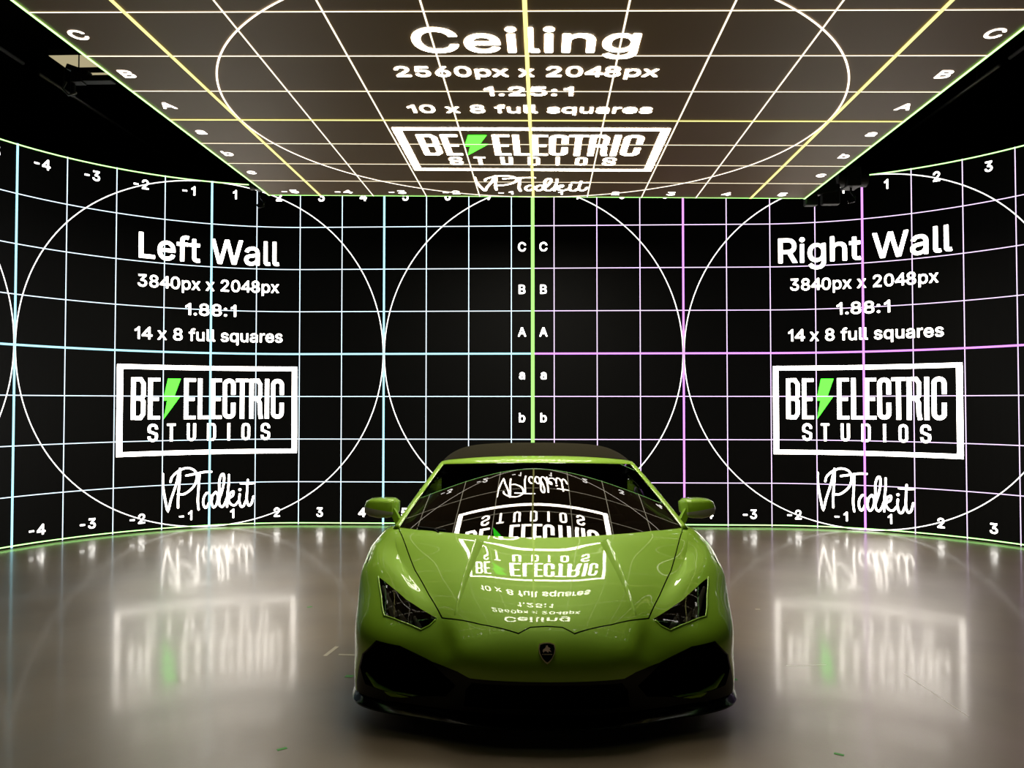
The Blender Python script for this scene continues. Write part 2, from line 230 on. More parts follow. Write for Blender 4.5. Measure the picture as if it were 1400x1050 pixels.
GL = json.loads('''{"-":[453,[[[348,248],[344,254],[334,256],[109,255],[102,243],[103,183],[114,176],[339,176],[344,179],[349,188]]]],".":[188,[[[150,61],[140,77],[120,94],[100,99],[80,97],[59,86],[45,70],[38,51],[39,26],[49,6],[65,-8],[85,-16],[110,-15],[130,-5],[145,11],[153,36]]]],"0":[453,[[[390,413],[368,453],[338,487],[303,511],[283,519],[253,526],[198,526],[168,519],[123,494],[85,453],[57,398],[44,348],[36,278],[38,208],[45,153],[68,83],[102,33],[133,7],[158,-6],[198,-17],[228,-19],[268,-14],[298,-5],[329,13],[353,36],[374,63],[390,93],[401,128],[411,173],[417,233],[416,293],[412,333],[400,383]],[[313,378],[324,338],[332,268],[330,208],[314,133],[293,93],[268,72],[238,62],[203,65],[178,77],[157,98],[145,118],[129,168],[123,208],[121,268],[127,328],[135,363],[147,393],[168,423],[188,439],[223,448],[248,445],[273,433],[293,415]]]],"1":[360,[[[300,515],[290,521],[235,520],[170,440],[105,403],[99,395],[98,330],[105,319],[115,319],[180,347],[216,370],[216,0],[220,-9],[225,-12],[290,-12],[297,-10],[302,0]]]],"2":[453,[[[384,425],[362,465],[330,495],[294,515],[259,525],[224,528],[189,525],[159,517],[119,495],[88,465],[69,436],[57,400],[54,360],[59,352],[124,350],[134,353],[139,360],[146,400],[162,425],[189,442],[224,448],[259,442],[289,423],[299,410],[305,395],[308,360],[299,330],[274,292],[54,54],[52,0],[57,-10],[64,-12],[389,-12],[399,-6],[401,55],[394,68],[180,70],[324,225],[363,275],[383,315],[392,350],[392,390]]]],"3":[453,[[[383,513],[379,519],[369,521],[69,521],[59,513],[58,453],[64,441],[263,438],[146,303],[145,248],[149,239],[154,236],[229,234],[269,223],[285,213],[303,193],[313,173],[317,153],[313,118],[307,103],[295,88],[264,69],[224,62],[179,67],[149,82],[129,105],[119,138],[114,143],[39,143],[34,138],[32,128],[34,108],[44,77],[69,40],[84,25],[114,5],[149,-10],[194,-18],[234,-19],[269,-14],[314,1],[342,18],[364,38],[386,68],[401,108],[405,133],[402,178],[387,218],[362,253],[324,281],[289,296],[249,303],[381,453],[384,463]]]],"4":[400,[[[342,515],[330,521],[280,521],[270,516],[9,185],[8,120],[15,111],[255,109],[256,0],[260,-9],[265,-12],[330,-12],[340,-9],[344,0],[345,109],[410,110],[420,120],[420,180],[416,190],[410,194],[344,195]],[[256,370],[256,195],[116,195]]]],"5":[453,[[[377,513],[365,521],[95,521],[85,513],[56,248],[65,241],[130,234],[160,253],[190,263],[225,265],[255,258],[280,243],[298,223],[309,203],[316,168],[312,133],[296,98],[270,75],[245,64],[230,62],[200,63],[165,79],[150,92],[140,107],[133,133],[125,142],[60,142],[52,138],[49,133],[48,118],[55,88],[64,68],[85,37],[110,15],[135,0],[165,-12],[210,-19],[260,-16],[285,-8],[315,5],[350,31],[369,53],[389,88],[402,138],[403,173],[399,203],[387,243],[370,273],[350,297],[331,313],[305,329],[255,344],[210,344],[185,340],[149,328],[162,438],[370,441],[375,445],[378,453]]]],"6":[453,[[[333,513],[324,521],[254,521],[244,518],[118,333],[79,268],[65,233],[54,193],[52,168],[54,123],[64,88],[74,67],[99,33],[124,12],[159,-7],[189,-16],[229,-19],[274,-14],[304,-3],[339,20],[358,38],[379,68],[392,98],[401,143],[400,183],[388,228],[369,263],[346,288],[324,304],[304,313],[259,325],[214,325],[212,328],[333,503]],[[308,198],[315,173],[314,138],[302,103],[279,78],[264,68],[244,62],[209,62],[174,76],[157,93],[140,128],[137,168],[142,193],[151,213],[175,238],[199,250],[219,253],[254,249],[269,243],[289,228]]]],"7":[453,[[[402,512],[397,519],[387,521],[62,521],[52,515],[50,450],[57,441],[297,440],[303,435],[86,5],[86,-5],[92,-11],[167,-12],[176,-5],[402,445]]]],"8":[453,[[[386,428],[366,463],[336,493],[292,517],[257,525],[222,528],[192,525],[157,516],[109,488],[81,458],[66,428],[61,408],[58,378],[61,348],[78,308],[97,284],[118,268],[85,243],[58,208],[43,168],[40,123],[45,93],[53,73],[77,39],[102,16],[132,0],[162,-11],[212,-19],[252,-18],[289,-12],[322,0],[357,22],[384,48],[399,73],[410,103],[413,143],[407,178],[394,208],[381,228],[335,268],[364,293],[377,313],[389,343],[394,383]],[[317,173],[325,138],[318,108],[297,82],[267,66],[217,61],[187,65],[172,71],[142,93],[130,118],[128,153],[137,178],[162,205],[187,217],[232,223],[267,216],[298,198]],[[303,403],[307,368],[298,338],[277,316],[252,305],[212,302],[187,309],[162,327],[149,348],[145,378],[149,403],[167,428],[192,443],[232,448],[262,442],[287,427]]]],"9":[453,[[[391,410],[372,450],[342,485],[305,510],[259,525],[224,528],[194,525],[159,516],[115,490],[79,450],[63,420],[55,390],[52,360],[56,305],[64,280],[77,255],[99,227],[134,202],[174,187],[204,183],[234,184],[240,180],[119,5],[119,-5],[124,-11],[199,-12],[209,-7],[350,200],[384,265],[399,315],[401,360]],[[308,390],[315,365],[315,335],[310,315],[293,285],[269,266],[239,256],[204,258],[189,263],[169,275],[149,300],[138,335],[138,365],[142,385],[158,415],[180,435],[199,445],[219,448],[254,444],[284,427],[298,410]]]],":":[188,[[[150,61],[140,77],[120,94],[100,99],[80,97],[59,86],[45,70],[38,51],[39,26],[49,6],[65,-8],[85,-16],[110,-15],[130,-5],[145,11],[153,36]],[[150,336],[137,356],[120,369],[100,374],[75,371],[59,361],[46,346],[38,326],[39,301],[49,281],[65,267],[90,259],[115,262],[137,276],[148,291],[153,311]]]],"A":[480,[[[288,510],[281,520],[276,521],[201,521],[191,515],[5,5],[5,-5],[11,-11],[92,-10],[142,125],[146,130],[336,128],[386,-8],[396,-12],[461,-12],[470,-10],[474,-5],[474,5]],[[241,406],[305,215],[301,211],[176,211],[173,215],[236,407]]]],"B":[456,[[[405,415],[390,450],[370,475],[335,501],[305,513],[240,521],[60,521],[50,516],[48,505],[48,0],[53,-10],[60,-12],[260,-12],[300,-8],[330,0],[360,13],[380,25],[400,45],[420,80],[429,115],[430,145],[426,175],[417,200],[399,230],[375,252],[351,265],[385,296],[403,325],[410,365]],[[338,165],[343,145],[340,115],[328,95],[310,81],[285,73],[260,69],[138,70],[137,215],[140,219],[255,219],[280,215],[300,207],[317,195]],[[320,395],[324,370],[319,345],[307,325],[285,308],[260,299],[235,297],[140,297],[137,300],[137,435],[140,440],[240,440],[280,434],[305,419]]]],"C":[510,[[[471,398],[445,443],[415,476],[363,508],[310,524],[265,528],[200,519],[145,495],[110,468],[75,427],[50,378],[32,313],[28,253],[33,193],[45,143],[68,93],[95,55],[120,31],[160,5],[205,-11],[265,-19],[310,-15],[360,-1],[388,13],[425,42],[451,73],[468,103],[485,158],[480,169],[410,172],[400,169],[389,138],[370,108],[340,83],[320,74],[275,65],[245,66],[215,74],[190,86],[169,103],[148,128],[132,158],[118,213],[115,253],[118,298],[131,348],[154,388],[180,416],[201,428],[225,438],[265,444],[285,443],[305,440],[340,426],[365,406],[379,388],[390,368],[397,343],[405,336],[470,336],[480,339],[485,348]]]],"L":[393,[[[372,60],[369,65],[360,69],[138,70],[137,510],[135,515],[125,521],[55,520],[50,515],[48,505],[48,0],[50,-7],[60,-12],[365,-11],[373,0]]]],"R":[449,[[[410,420],[391,455],[373,475],[340,499],[295,515],[235,521],[60,521],[50,516],[48,505],[48,0],[53,-10],[125,-12],[136,-5],[137,180],[140,186],[240,184],[345,-9],[355,-12],[435,-9],[439,-5],[439,5],[332,200],[375,231],[391,250],[410,285],[419,315],[421,360],[418,390]],[[329,385],[333,355],[329,320],[320,300],[300,282],[275,272],[245,267],[140,267],[137,270],[137,435],[140,440],[240,440],[275,435],[295,427],[310,416],[323,400]]]],"W":[686,[[[681,512],[671,521],[601,521],[593,515],[491,124],[392,510],[386,519],[306,521],[296,515],[196,134],[191,128],[92,515],[81,521],[16,521],[6,516],[5,505],[146,-8],[156,-12],[231,-12],[241,-5],[341,370],[346,360],[444,-5],[456,-12],[537,-10],[543,0]]]],"a":[389,[[[340,311],[325,339],[300,365],[275,380],[230,394],[180,396],[135,389],[95,373],[60,345],[42,321],[32,301],[29,291],[35,280],[100,262],[109,266],[130,296],[150,310],[175,318],[215,318],[235,311],[250,299],[260,281],[264,256],[261,246],[250,242],[125,223],[90,212],[60,197],[43,181],[30,163],[23,146],[18,106],[20,86],[28,56],[51,21],[75,1],[90,-6],[140,-20],[160,-21],[200,-17],[225,-8],[260,16],[265,11],[266,-4],[275,-12],[335,-12],[345,-9],[349,1],[349,251],[347,281]],[[264,166],[263,126],[259,111],[245,88],[225,71],[190,59],[155,58],[125,68],[108,86],[104,96],[107,121],[113,131],[130,144],[160,153],[260,170]]]],"b":[424,[[[387,282],[368,321],[347,347],[318,372],[273,391],[238,396],[188,392],[155,377],[128,354],[126,357],[125,512],[122,517],[113,521],[53,521],[45,517],[41,507],[41,2],[44,-8],[53,-12],[118,-10],[124,-3],[124,17],[128,24],[148,5],[173,-10],[203,-19],[243,-20],[288,-10],[329,12],[355,37],[375,67],[386,92],[396,127],[401,162],[402,207],[397,247]],[[306,252],[316,197],[314,157],[303,117],[289,92],[263,69],[243,61],[198,61],[168,75],[150,92],[139,112],[125,167],[125,207],[129,237],[138,264],[149,282],[168,302],[183,311],[208,318],[233,317],[253,312],[278,297],[291,282]]]],"c":[396,[[[370,292],[349,329],[324,357],[284,381],[244,394],[194,396],[164,392],[124,378],[89,354],[59,320],[41,287],[25,232],[22,202],[25,147],[34,106],[52,67],[74,37],[101,12],[134,-6],[164,-16],[194,-20],[224,-20],[264,-13],[294,0],[329,24],[346,42],[367,77],[375,102],[369,112],[309,128],[299,128],[293,122],[276,87],[249,67],[229,60],[204,58],[164,67],[139,88],[119,122],[108,177],[111,222],[119,253],[138,287],[159,306],[179,314],[224,317],[249,309],[274,290],[292,257],[299,251],[369,267],[374,277]]]],"e":[404,[[[368,287],[350,322],[329,348],[299,372],[254,391],[219,396],[164,392],[129,381],[92,357],[69,334],[45,297],[30,257],[23,217],[22,172],[29,127],[42,87],[65,47],[89,22],[114,4],[144,-10],[184,-19],[224,-20],[259,-15],[289,-6],[324,14],[345,32],[366,62],[377,92],[369,102],[304,117],[297,112],[279,84],[259,68],[229,59],[189,60],[159,70],[134,91],[120,112],[110,152],[114,157],[374,157],[383,167],[383,207],[379,247]],[[289,258],[295,237],[289,233],[114,233],[111,237],[121,267],[145,297],[169,312],[194,318],[229,316],[254,305],[273,287]]]],"f":[254,[[[254,525],[246,533],[221,540],[196,542],[151,538],[121,525],[96,506],[74,470],[69,440],[69,395],[66,391],[6,391],[-4,386],[-6,380],[-4,320],[6,315],[66,315],[69,310],[69,0],[76,-11],[141,-12],[153,-5],[154,310],[156,315],[231,315],[238,320],[240,330],[240,380],[236,387],[226,391],[156,391],[154,430],[162,450],[176,459],[196,462],[226,456],[236,460],[254,515]]]],"g":[425,[[[383,384],[374,391],[309,390],[301,379],[299,351],[275,374],[244,390],[214,396],[159,393],[129,383],[103,369],[75,344],[49,309],[27,249],[22,209],[23,164],[28,129],[39,96],[72,44],[99,21],[129,5],[149,-2],[184,-7],[214,-7],[244,-1],[269,11],[294,32],[299,29],[299,-21],[291,-46],[274,-66],[249,-79],[214,-85],[169,-81],[139,-65],[104,-29],[94,-31],[44,-59],[39,-71],[53,-96],[74,-119],[99,-138],[129,-151],[169,-160],[209,-163],[264,-157],[294,-148],[324,-132],[353,-106],[369,-81],[379,-56],[384,-21]],[[291,254],[300,214],[299,164],[288,124],[269,95],[239,76],[209,71],[174,75],[142,94],[126,114],[115,139],[111,159],[108,199],[117,249],[127,274],[143,294],[164,310],[189,317],[214,318],[229,315],[245,309],[264,297],[278,279]]]],"h":[410,[[[357,315],[340,345],[318,368],[283,388],[258,394],[218,396],[183,390],[153,377],[128,357],[124,515],[113,521],[53,521],[43,516],[41,505],[41,0],[46,-10],[113,-12],[125,-5],[128,250],[136,275],[156,300],[183,314],[208,317],[233,315],[258,301],[272,285],[282,260],[285,-5],[289,-10],[298,-12],[364,-10],[369,0],[369,250],[365,285]]]],"i":[167,[[[124,385],[116,391],[51,391],[41,380],[41,0],[46,-10],[51,-12],[116,-12],[121,-9],[126,0]],[[136,500],[123,520],[106,531],[86,536],[61,532],[46,521],[34,505],[29,485],[32,465],[41,451],[56,437],[76,431],[101,433],[121,445],[136,465],[138,475]]]],"l":[189,[[[125,513],[113,521],[53,521],[42,513],[41,73],[51,33],[63,14],[78,1],[98,-9],[118,-13],[163,-13],[188,-7],[193,3],[178,63],[173,66],[133,66],[127,78]]]],"n":[410,[[[358,310],[343,340],[318,368],[298,381],[268,391],[218,396],[183,390],[153,377],[128,357],[125,360],[122,385],[115,390],[53,391],[43,386],[41,375],[41,0],[46,-10],[113,-12],[125,-5],[128,250],[136,275],[156,300],[183,314],[208,317],[233,315],[258,301],[272,285],[282,260],[285,-5],[289,-10],[298,-12],[364,-10],[369,0],[369,250],[366,280]]]],"p":[424,[[[387,282],[368,321],[347,347],[318,372],[283,388],[243,396],[213,396],[188,392],[155,377],[128,354],[125,357],[124,382],[118,389],[53,391],[43,386],[41,377],[41,-143],[46,-153],[113,-155],[125,-148],[128,24],[148,5],[173,-10],[203,-19],[243,-20],[278,-13],[308,-1],[329,12],[355,37],[375,67],[386,92],[401,157],[401,217]],[[306,252],[316,197],[314,157],[303,117],[289,92],[263,69],[243,61],[198,61],[168,75],[150,92],[139,112],[125,167],[125,207],[129,237],[138,264],[149,282],[168,302],[183,311],[208,318],[233,317],[253,312],[278,297],[291,282]]]],"q":[424,[[[384,382],[374,391],[309,390],[302,382],[299,350],[284,366],[259,383],[219,395],[169,395],[124,381],[94,362],[61,327],[36,277],[24,222],[23,157],[30,117],[39,92],[64,44],[84,22],[103,7],[124,-6],[159,-17],[204,-20],[224,-18],[249,-11],[269,0],[294,21],[299,17],[299,-143],[304,-153],[309,-155],[374,-155],[379,-152],[384,-143]],[[289,257],[297,227],[300,177],[294,137],[277,97],[254,74],[229,62],[194,59],[177,62],[159,70],[144,82],[128,102],[111,152],[108,182],[111,222],[120,257],[130,277],[147,297],[169,312],[189,317],[214,318],[239,312],[259,299],[280,277]]]],"r":[259,[[[253,390],[243,396],[193,396],[160,385],[128,363],[125,365],[122,385],[113,391],[53,391],[43,385],[41,0],[48,-11],[113,-12],[125,-5],[126,245],[130,265],[143,287],[167,305],[198,314],[243,310],[253,315]]]],"s":[365,[[[333,302],[312,342],[286,367],[251,386],[216,395],[166,396],[126,388],[93,372],[62,347],[41,312],[35,282],[39,242],[57,207],[81,185],[111,169],[236,134],[253,117],[256,102],[249,82],[231,68],[201,59],[181,57],[156,60],[128,72],[114,87],[105,112],[96,119],[31,105],[26,101],[24,92],[31,67],[44,42],[61,21],[96,-3],[126,-14],[151,-19],[191,-20],[226,-17],[266,-4],[291,10],[311,27],[333,57],[340,77],[343,97],[339,137],[321,172],[306,188],[276,206],[141,246],[124,262],[121,282],[126,296],[136,306],[147,312],[171,320],[206,319],[231,310],[247,292],[257,272],[266,265],[331,281],[336,287]]]],"t":[227,[[[216,381],[206,391],[140,391],[138,396],[138,471],[132,481],[121,483],[66,483],[56,479],[53,471],[52,391],[6,391],[-3,386],[-6,381],[-4,320],[6,315],[46,315],[53,311],[53,81],[63,41],[72,26],[91,6],[111,-5],[141,-15],[196,-14],[218,-9],[225,1],[211,62],[201,66],[166,62],[151,65],[141,76],[138,96],[138,311],[141,315],[201,315],[211,318],[216,326]]]],"u":[410,[[[368,382],[358,391],[293,391],[286,385],[284,145],[281,125],[271,100],[254,80],[238,70],[203,62],[173,66],[155,75],[140,90],[130,110],[126,135],[124,385],[113,391],[53,391],[43,385],[43,105],[48,80],[62,45],[94,10],[118,-4],[138,-11],[193,-17],[223,-12],[243,-5],[268,10],[283,25],[287,-5],[293,-11],[358,-12],[368,-5]]]],"x":[379,[[[362,385],[351,391],[276,390],[225,315],[191,258],[106,389],[31,391],[19,385],[17,380],[20,370],[140,195],[11,7],[9,0],[14,-10],[21,-12],[98,-10],[163,85],[186,126],[191,127],[280,-10],[356,-12],[366,-9],[369,5],[240,190],[361,370],[364,380]]]],"-*":[453,[[[352,248],[349,254],[339,260],[109,259],[99,248],[99,183],[104,175],[114,172],[339,172],[349,178],[352,183]]]],"0*":[453,[[[394,413],[373,453],[343,488],[308,513],[283,523],[253,530],[198,530],[168,523],[146,513],[111,488],[80,453],[53,398],[37,333],[32,273],[37,178],[49,123],[71,68],[101,28],[132,3],[158,-11],[193,-20],[228,-23],[258,-20],[298,-9],[323,5],[352,28],[373,55],[393,92],[404,123],[413,158],[420,213],[421,273],[416,333]],[[309,378],[320,338],[328,268],[326,208],[312,138],[291,98],[268,77],[238,66],[203,69],[178,82],[159,103],[146,128],[133,168],[127,213],[125,268],[131,328],[139,363],[157,403],[173,423],[193,436],[223,444],[248,441],[273,428],[289,413]]]],"1*":[360,[[[305,515],[300,521],[290,525],[240,525],[230,522],[170,445],[101,405],[94,395],[94,330],[97,320],[105,315],[120,317],[180,343],[210,363],[212,360],[212,0],[215,-10],[225,-16],[290,-16],[300,-12],[305,-5]]]],"2*":[453,[[[388,425],[367,465],[334,497],[294,520],[259,529],[224,532],[194,529],[154,519],[114,497],[84,467],[67,440],[53,400],[50,360],[59,348],[134,348],[142,355],[150,400],[164,421],[189,438],[224,444],[259,437],[286,420],[301,395],[304,360],[295,330],[272,295],[50,55],[48,0],[54,-13],[64,-16],[389,-16],[402,-10],[405,0],[405,60],[394,72],[194,73],[190,75],[326,220],[368,275],[385,310],[396,350],[396,390]]]],"3*":[453,[[[387,513],[379,523],[369,525],[69,525],[57,518],[54,508],[54,448],[64,437],[249,436],[254,433],[144,308],[141,298],[142,243],[154,232],[229,230],[269,219],[284,209],[299,192],[309,173],[313,153],[310,123],[305,108],[294,93],[264,74],[224,66],[204,66],[179,71],[148,88],[132,108],[124,138],[114,147],[44,148],[34,145],[28,133],[30,113],[42,73],[65,38],[80,23],[114,1],[149,-14],[194,-22],[234,-23],[269,-18],[314,-3],[344,15],[374,44],[391,68],[405,108],[409,133],[408,168],[394,214],[372,248],[344,274],[314,291],[289,300],[264,304],[259,308],[386,453]]]],"4*":[400,[[[347,515],[340,523],[330,525],[280,525],[269,520],[4,185],[4,120],[9,110],[15,107],[250,106],[252,0],[255,-10],[265,-16],[340,-14],[348,0],[349,105],[410,106],[419,110],[424,120],[424,180],[420,192],[410,198],[350,198],[348,200]],[[252,355],[252,200],[245,198],[125,200],[245,353],[250,359]]]],"5*":[453,[[[381,513],[375,522],[365,525],[95,525],[85,521],[81,513],[51,253],[54,243],[65,237],[130,230],[160,248],[190,258],[225,261],[255,254],[280,238],[297,218],[306,198],[312,168],[309,138],[295,103],[269,78],[245,68],[230,66],[200,68],[180,74],[160,88],[144,108],[138,133],[130,144],[60,146],[50,143],[44,133],[44,118],[51,88],[59,68],[83,33],[105,13],[135,-4],[165,-16],[210,-23],[260,-20],[285,-12],[315,0],[353,28],[370,48],[394,88],[406,138],[407,173],[403,203],[389,248],[371,278],[355,297],[335,315],[310,331],[275,344],[255,348],[210,348],[185,344],[154,333],[165,434],[370,437],[382,448]]]],"6*":[453,[[[337,513],[334,519],[324,525],[249,525],[239,519],[113,333],[75,268],[61,233],[50,193],[48,168],[50,123],[60,88],[72,63],[98,28],[124,7],[154,-9],[189,-20],[224,-23],[274,-18],[305,-7],[329,8],[359,33],[384,68],[397,98],[405,143],[404,183],[392,228],[370,268],[334,302],[304,318],[269,327],[224,330],[220,333],[334,498]],[[306,193],[311,168],[311,143],[306,123],[289,93],[264,73],[239,65],[204,67],[174,81],[155,103],[143,133],[141,163],[144,183],[156,213],[183,238],[199,246],[219,249],[259,244],[288,223]]]],"7*":[453,[[[406,515],[397,524],[387,525],[62,525],[52,522],[47,515],[46,450],[51,440],[57,437],[298,435],[82,6],[82,-5],[87,-13],[97,-16],[162,-16],[178,-10],[405,440],[407,450]]]],"8*":[453,[[[390,428],[367,468],[337,497],[292,521],[257,529],[222,532],[192,529],[157,521],[107,492],[76,458],[58,413],[54,378],[57,348],[73,308],[92,283],[111,268],[75,238],[53,208],[39,168],[36,123],[41,93],[51,68],[72,38],[100,13],[127,-3],[162,-15],[212,-23],[252,-22],[292,-15],[327,-2],[362,21],[387,47],[403,73],[414,103],[417,143],[411,178],[399,208],[386,228],[367,248],[341,268],[367,291],[382,313],[393,343],[398,383]],[[315,168],[321,138],[314,108],[293,83],[262,69],[217,65],[187,70],[172,75],[147,93],[133,123],[132,153],[145,183],[167,204],[197,216],[232,219],[272,210],[298,193]],[[298,403],[303,378],[300,353],[285,328],[264,313],[237,306],[202,308],[172,323],[153,348],[149,378],[154,403],[168,423],[192,438],[222,444],[257,439],[285,423]]]],"9*":[453,[[[396,410],[377,450],[344,489],[309,513],[259,529],[224,532],[189,529],[154,518],[114,495],[78,455],[59,420],[51,390],[48,365],[50,315],[64,270],[94,226],[129,200],[169,184],[224,179],[231,175],[118,10],[115,-5],[124,-15],[199,-16],[209,-13],[355,200],[388,265],[403,315],[405,360]],[[306,385],[311,365],[311,340],[306,315],[289,287],[269,270],[239,260],[209,261],[189,267],[169,280],[151,305],[143,330],[141,350],[146,385],[159,411],[184,433],[199,440],[219,444],[254,440],[285,420],[297,405]]]],"A*":[480,[[[293,510],[286,521],[276,525],[201,525],[191,522],[186,515],[1,5],[1,-5],[10,-15],[86,-16],[96,-11],[146,125],[151,126],[331,126],[380,-5],[386,-13],[396,-16],[461,-16],[471,-14],[476,-9],[478,5]],[[241,392],[299,215],[180,215],[179,220],[236,393]]]],"B*":[456,[[[409,415],[395,450],[370,480],[336,505],[305,517],[240,525],[60,525],[49,520],[44,505],[44,0],[50,-13],[60,-16],[260,-16],[305,-11],[360,8],[380,21],[401,40],[415,60],[427,90],[434,125],[432,165],[422,200],[404,230],[380,253],[360,265],[361,270],[390,295],[407,325],[414,365]],[[334,165],[339,145],[337,120],[327,100],[310,85],[285,77],[260,73],[145,73],[141,75],[141,210],[145,215],[275,212],[300,203],[315,192]],[[316,395],[320,370],[315,346],[305,329],[285,313],[260,303],[235,301],[145,301],[141,305],[143,435],[240,436],[275,431],[300,418]]]],"C*":[510,[[[475,398],[454,438],[419,478],[365,512],[310,528],[265,532],[200,523],[155,505],[115,478],[90,453],[55,398],[36,348],[26,293],[26,213],[36,158],[63,93],[91,53],[118,28],[160,1],[200,-14],[265,-23],[305,-20],[350,-9],[390,10],[425,36],[455,73],[473,103],[489,158],[487,168],[482,173],[470,176],[400,174],[394,168],[379,128],[365,109],[340,88],[320,79],[275,69],[245,70],[220,77],[195,88],[174,103],[150,132],[136,158],[122,213],[119,253],[122,298],[136,348],[159,388],[185,414],[225,434],[265,440],[285,439],[305,436],[336,423],[367,398],[385,368],[395,338],[405,332],[475,332],[485,338],[488,353]]]],"a*":[389,[[[344,311],[329,341],[300,370],[275,385],[230,398],[180,400],[135,393],[95,377],[60,351],[40,326],[28,301],[26,286],[35,276],[95,259],[105,259],[114,266],[130,291],[150,305],[175,314],[200,315],[225,311],[245,299],[256,281],[260,256],[255,248],[240,244],[125,227],[90,217],[60,201],[38,181],[20,150],[14,106],[15,86],[24,56],[45,21],[70,-1],[86,-9],[140,-24],[200,-21],[230,-10],[260,9],[264,-9],[275,-16],[340,-16],[350,-9],[353,1],[353,251],[351,281]],[[260,161],[259,126],[255,111],[240,88],[210,68],[185,62],[145,64],[120,76],[110,91],[108,106],[111,121],[130,140],[175,152],[255,165]]]],"b*":[424,[[[392,282],[372,322],[348,352],[323,373],[288,390],[253,399],[203,399],[163,387],[133,365],[130,372],[130,507],[128,517],[113,525],[53,525],[43,522],[37,507],[39,-8],[43,-13],[53,-16],[118,-15],[128,-3],[128,16],[148,0],[183,-18],[203,-23],[243,-24],[293,-13],[333,11],[358,35],[378,65],[391,92],[400,127],[406,172],[406,207],[401,247]],[[302,252],[309,222],[312,177],[304,132],[288,97],[263,74],[243,65],[198,65],[172,77],[156,92],[143,112],[129,167],[129,207],[132,232],[142,262],[153,282],[168,297],[183,307],[208,313],[233,313],[253,308],[273,296],[288,280]]]],"c*":[396,[[[374,292],[352,332],[324,362],[284,386],[244,398],[194,400],[164,396],[129,385],[87,357],[56,322],[37,287],[22,237],[18,202],[21,142],[31,102],[47,67],[69,36],[99,9],[129,-8],[164,-20],[194,-24],[224,-24],[269,-15],[299,-2],[329,19],[351,42],[372,77],[379,102],[374,113],[309,132],[299,132],[289,123],[274,92],[249,72],[229,64],[204,62],[169,70],[141,92],[123,122],[112,177],[115,222],[123,252],[140,282],[159,301],[179,310],[224,313],[249,305],[272,287],[290,252],[299,246],[369,263],[377,272]]]]}''')
def area(l): return sum(l[i][0]*l[(i+1) % len(l)][1]-l[(i+1) % len(l)][0]*l[i][1] for i in range(len(l)))/2
def inside(p, l):
    c = False; x, y = p
    for i in range(len(l)):
        x1, y1 = l[i]; x2, y2 = l[(i+1) % len(l)]
        if (y1 > y) != (y2 > y) and x < (x2-x1)*(y-y1)/(y2-y1)+x1: c = not c
    return c
GSC = {}
def glyph_tris(ch):
    if ch in GSC: return GSC[ch]
    loops = [[tuple(p) for p in l] for l in GL[ch][1]]
    outer = [l for l in loops if area(l) > 0]; holes = [l for l in loops if area(l) < 0]
    res = []
    for ol in outer:
        g_ = [ol]+[h for h in holes if inside(h[0], ol)]
        res.append(([p for l in g_ for p in l], tessellate_polygon([[Vector((x, y, 0)) for x, y in l] for l in g_])))
    GSC[ch] = res
    return res
def text(mb, mp, s, ca, b0, cap, width=None, off=.002, bold=False):
    """one line of sans lettering: baseline b0, cap height cap, centred on ca, fitted to width (all in squares)"""
    H = 533. if not bold else 541.; k = cap/H; y0 = 12 if not bold else 16
    adv = []; x = 0
    for c in s:
        adv.append(x); x += 205 if c == ' ' else GL[c][0]+6+(24 if bold else 0)
    xs = [ax+p[0] for c, ax in zip(s, adv) if c != ' ' for l in GL[c+('*' if bold else '')][1] for p in l]
    kx = (width/(max(xs)-min(xs))) if width else k
    x0 = ca-(max(xs)+min(xs))/2*kx
    for c, ax in zip(s, adv):
        if c == ' ': continue
        for pts, tri in glyph_tris(c+('*' if bold else '')):
            mb.add([mp(x0+(ax+p[0])*kx, b0+(p[1]+y0)*k, off) for p in pts], [tuple(t) for t in tri])
# condensed logo letters drawn as strokes in a unit box (w,1) with stroke t
def rrect(w_, h_, t, r, part):
    """centre line of a rounded rectangle"""
    pts = []
    x0, x1, y0, y1 = t/2, w_-t/2, t/2, h_-t/2
    def q(cx, cy, a0, a1):
        return [(cx+r*math.cos(math.radians(a0+(a1-a0)*i/5)), cy+r*math.sin(math.radians(a0+(a1-a0)*i/5))) for i in range(6)]
    if part == 'O': return q(x1-r, y1-r, 0, 90)+q(x0+r, y1-r, 90, 180)+q(x0+r, y0+r, 180, 270)+q(x1-r, y0+r, 270, 360)
    if part == 'C': return [(x1, h_*.60)]+q(x1-r, y1-r, 0, 90)+q(x0+r, y1-r, 90, 180)+q(x0+r, y0+r, 180, 270)+q(x1-r, y0+r, 270, 360)+[(x1, h_*.40)]
    if part == 'U': return [(x0, h_)]+q(x0+r, y0+r, 180, 270)+q(x1-r, y0+r, 270, 360)+[(x1, h_)]
    if part == 'S': return [(x1, h_*.70)]+q(x1-r, y1-r, 0, 90)+q(x0+r, y1-r, 90, 180)+[(x0, h_*.64), (x0+.02*w_, h_*.58), (x1-.02*w_, h_*.42), (x1, h_*.36)]+q(x1-r, y0+r, 0, -90)+q(x0+r, y0+r, -90, -180)+[(x0, h_*.30)]
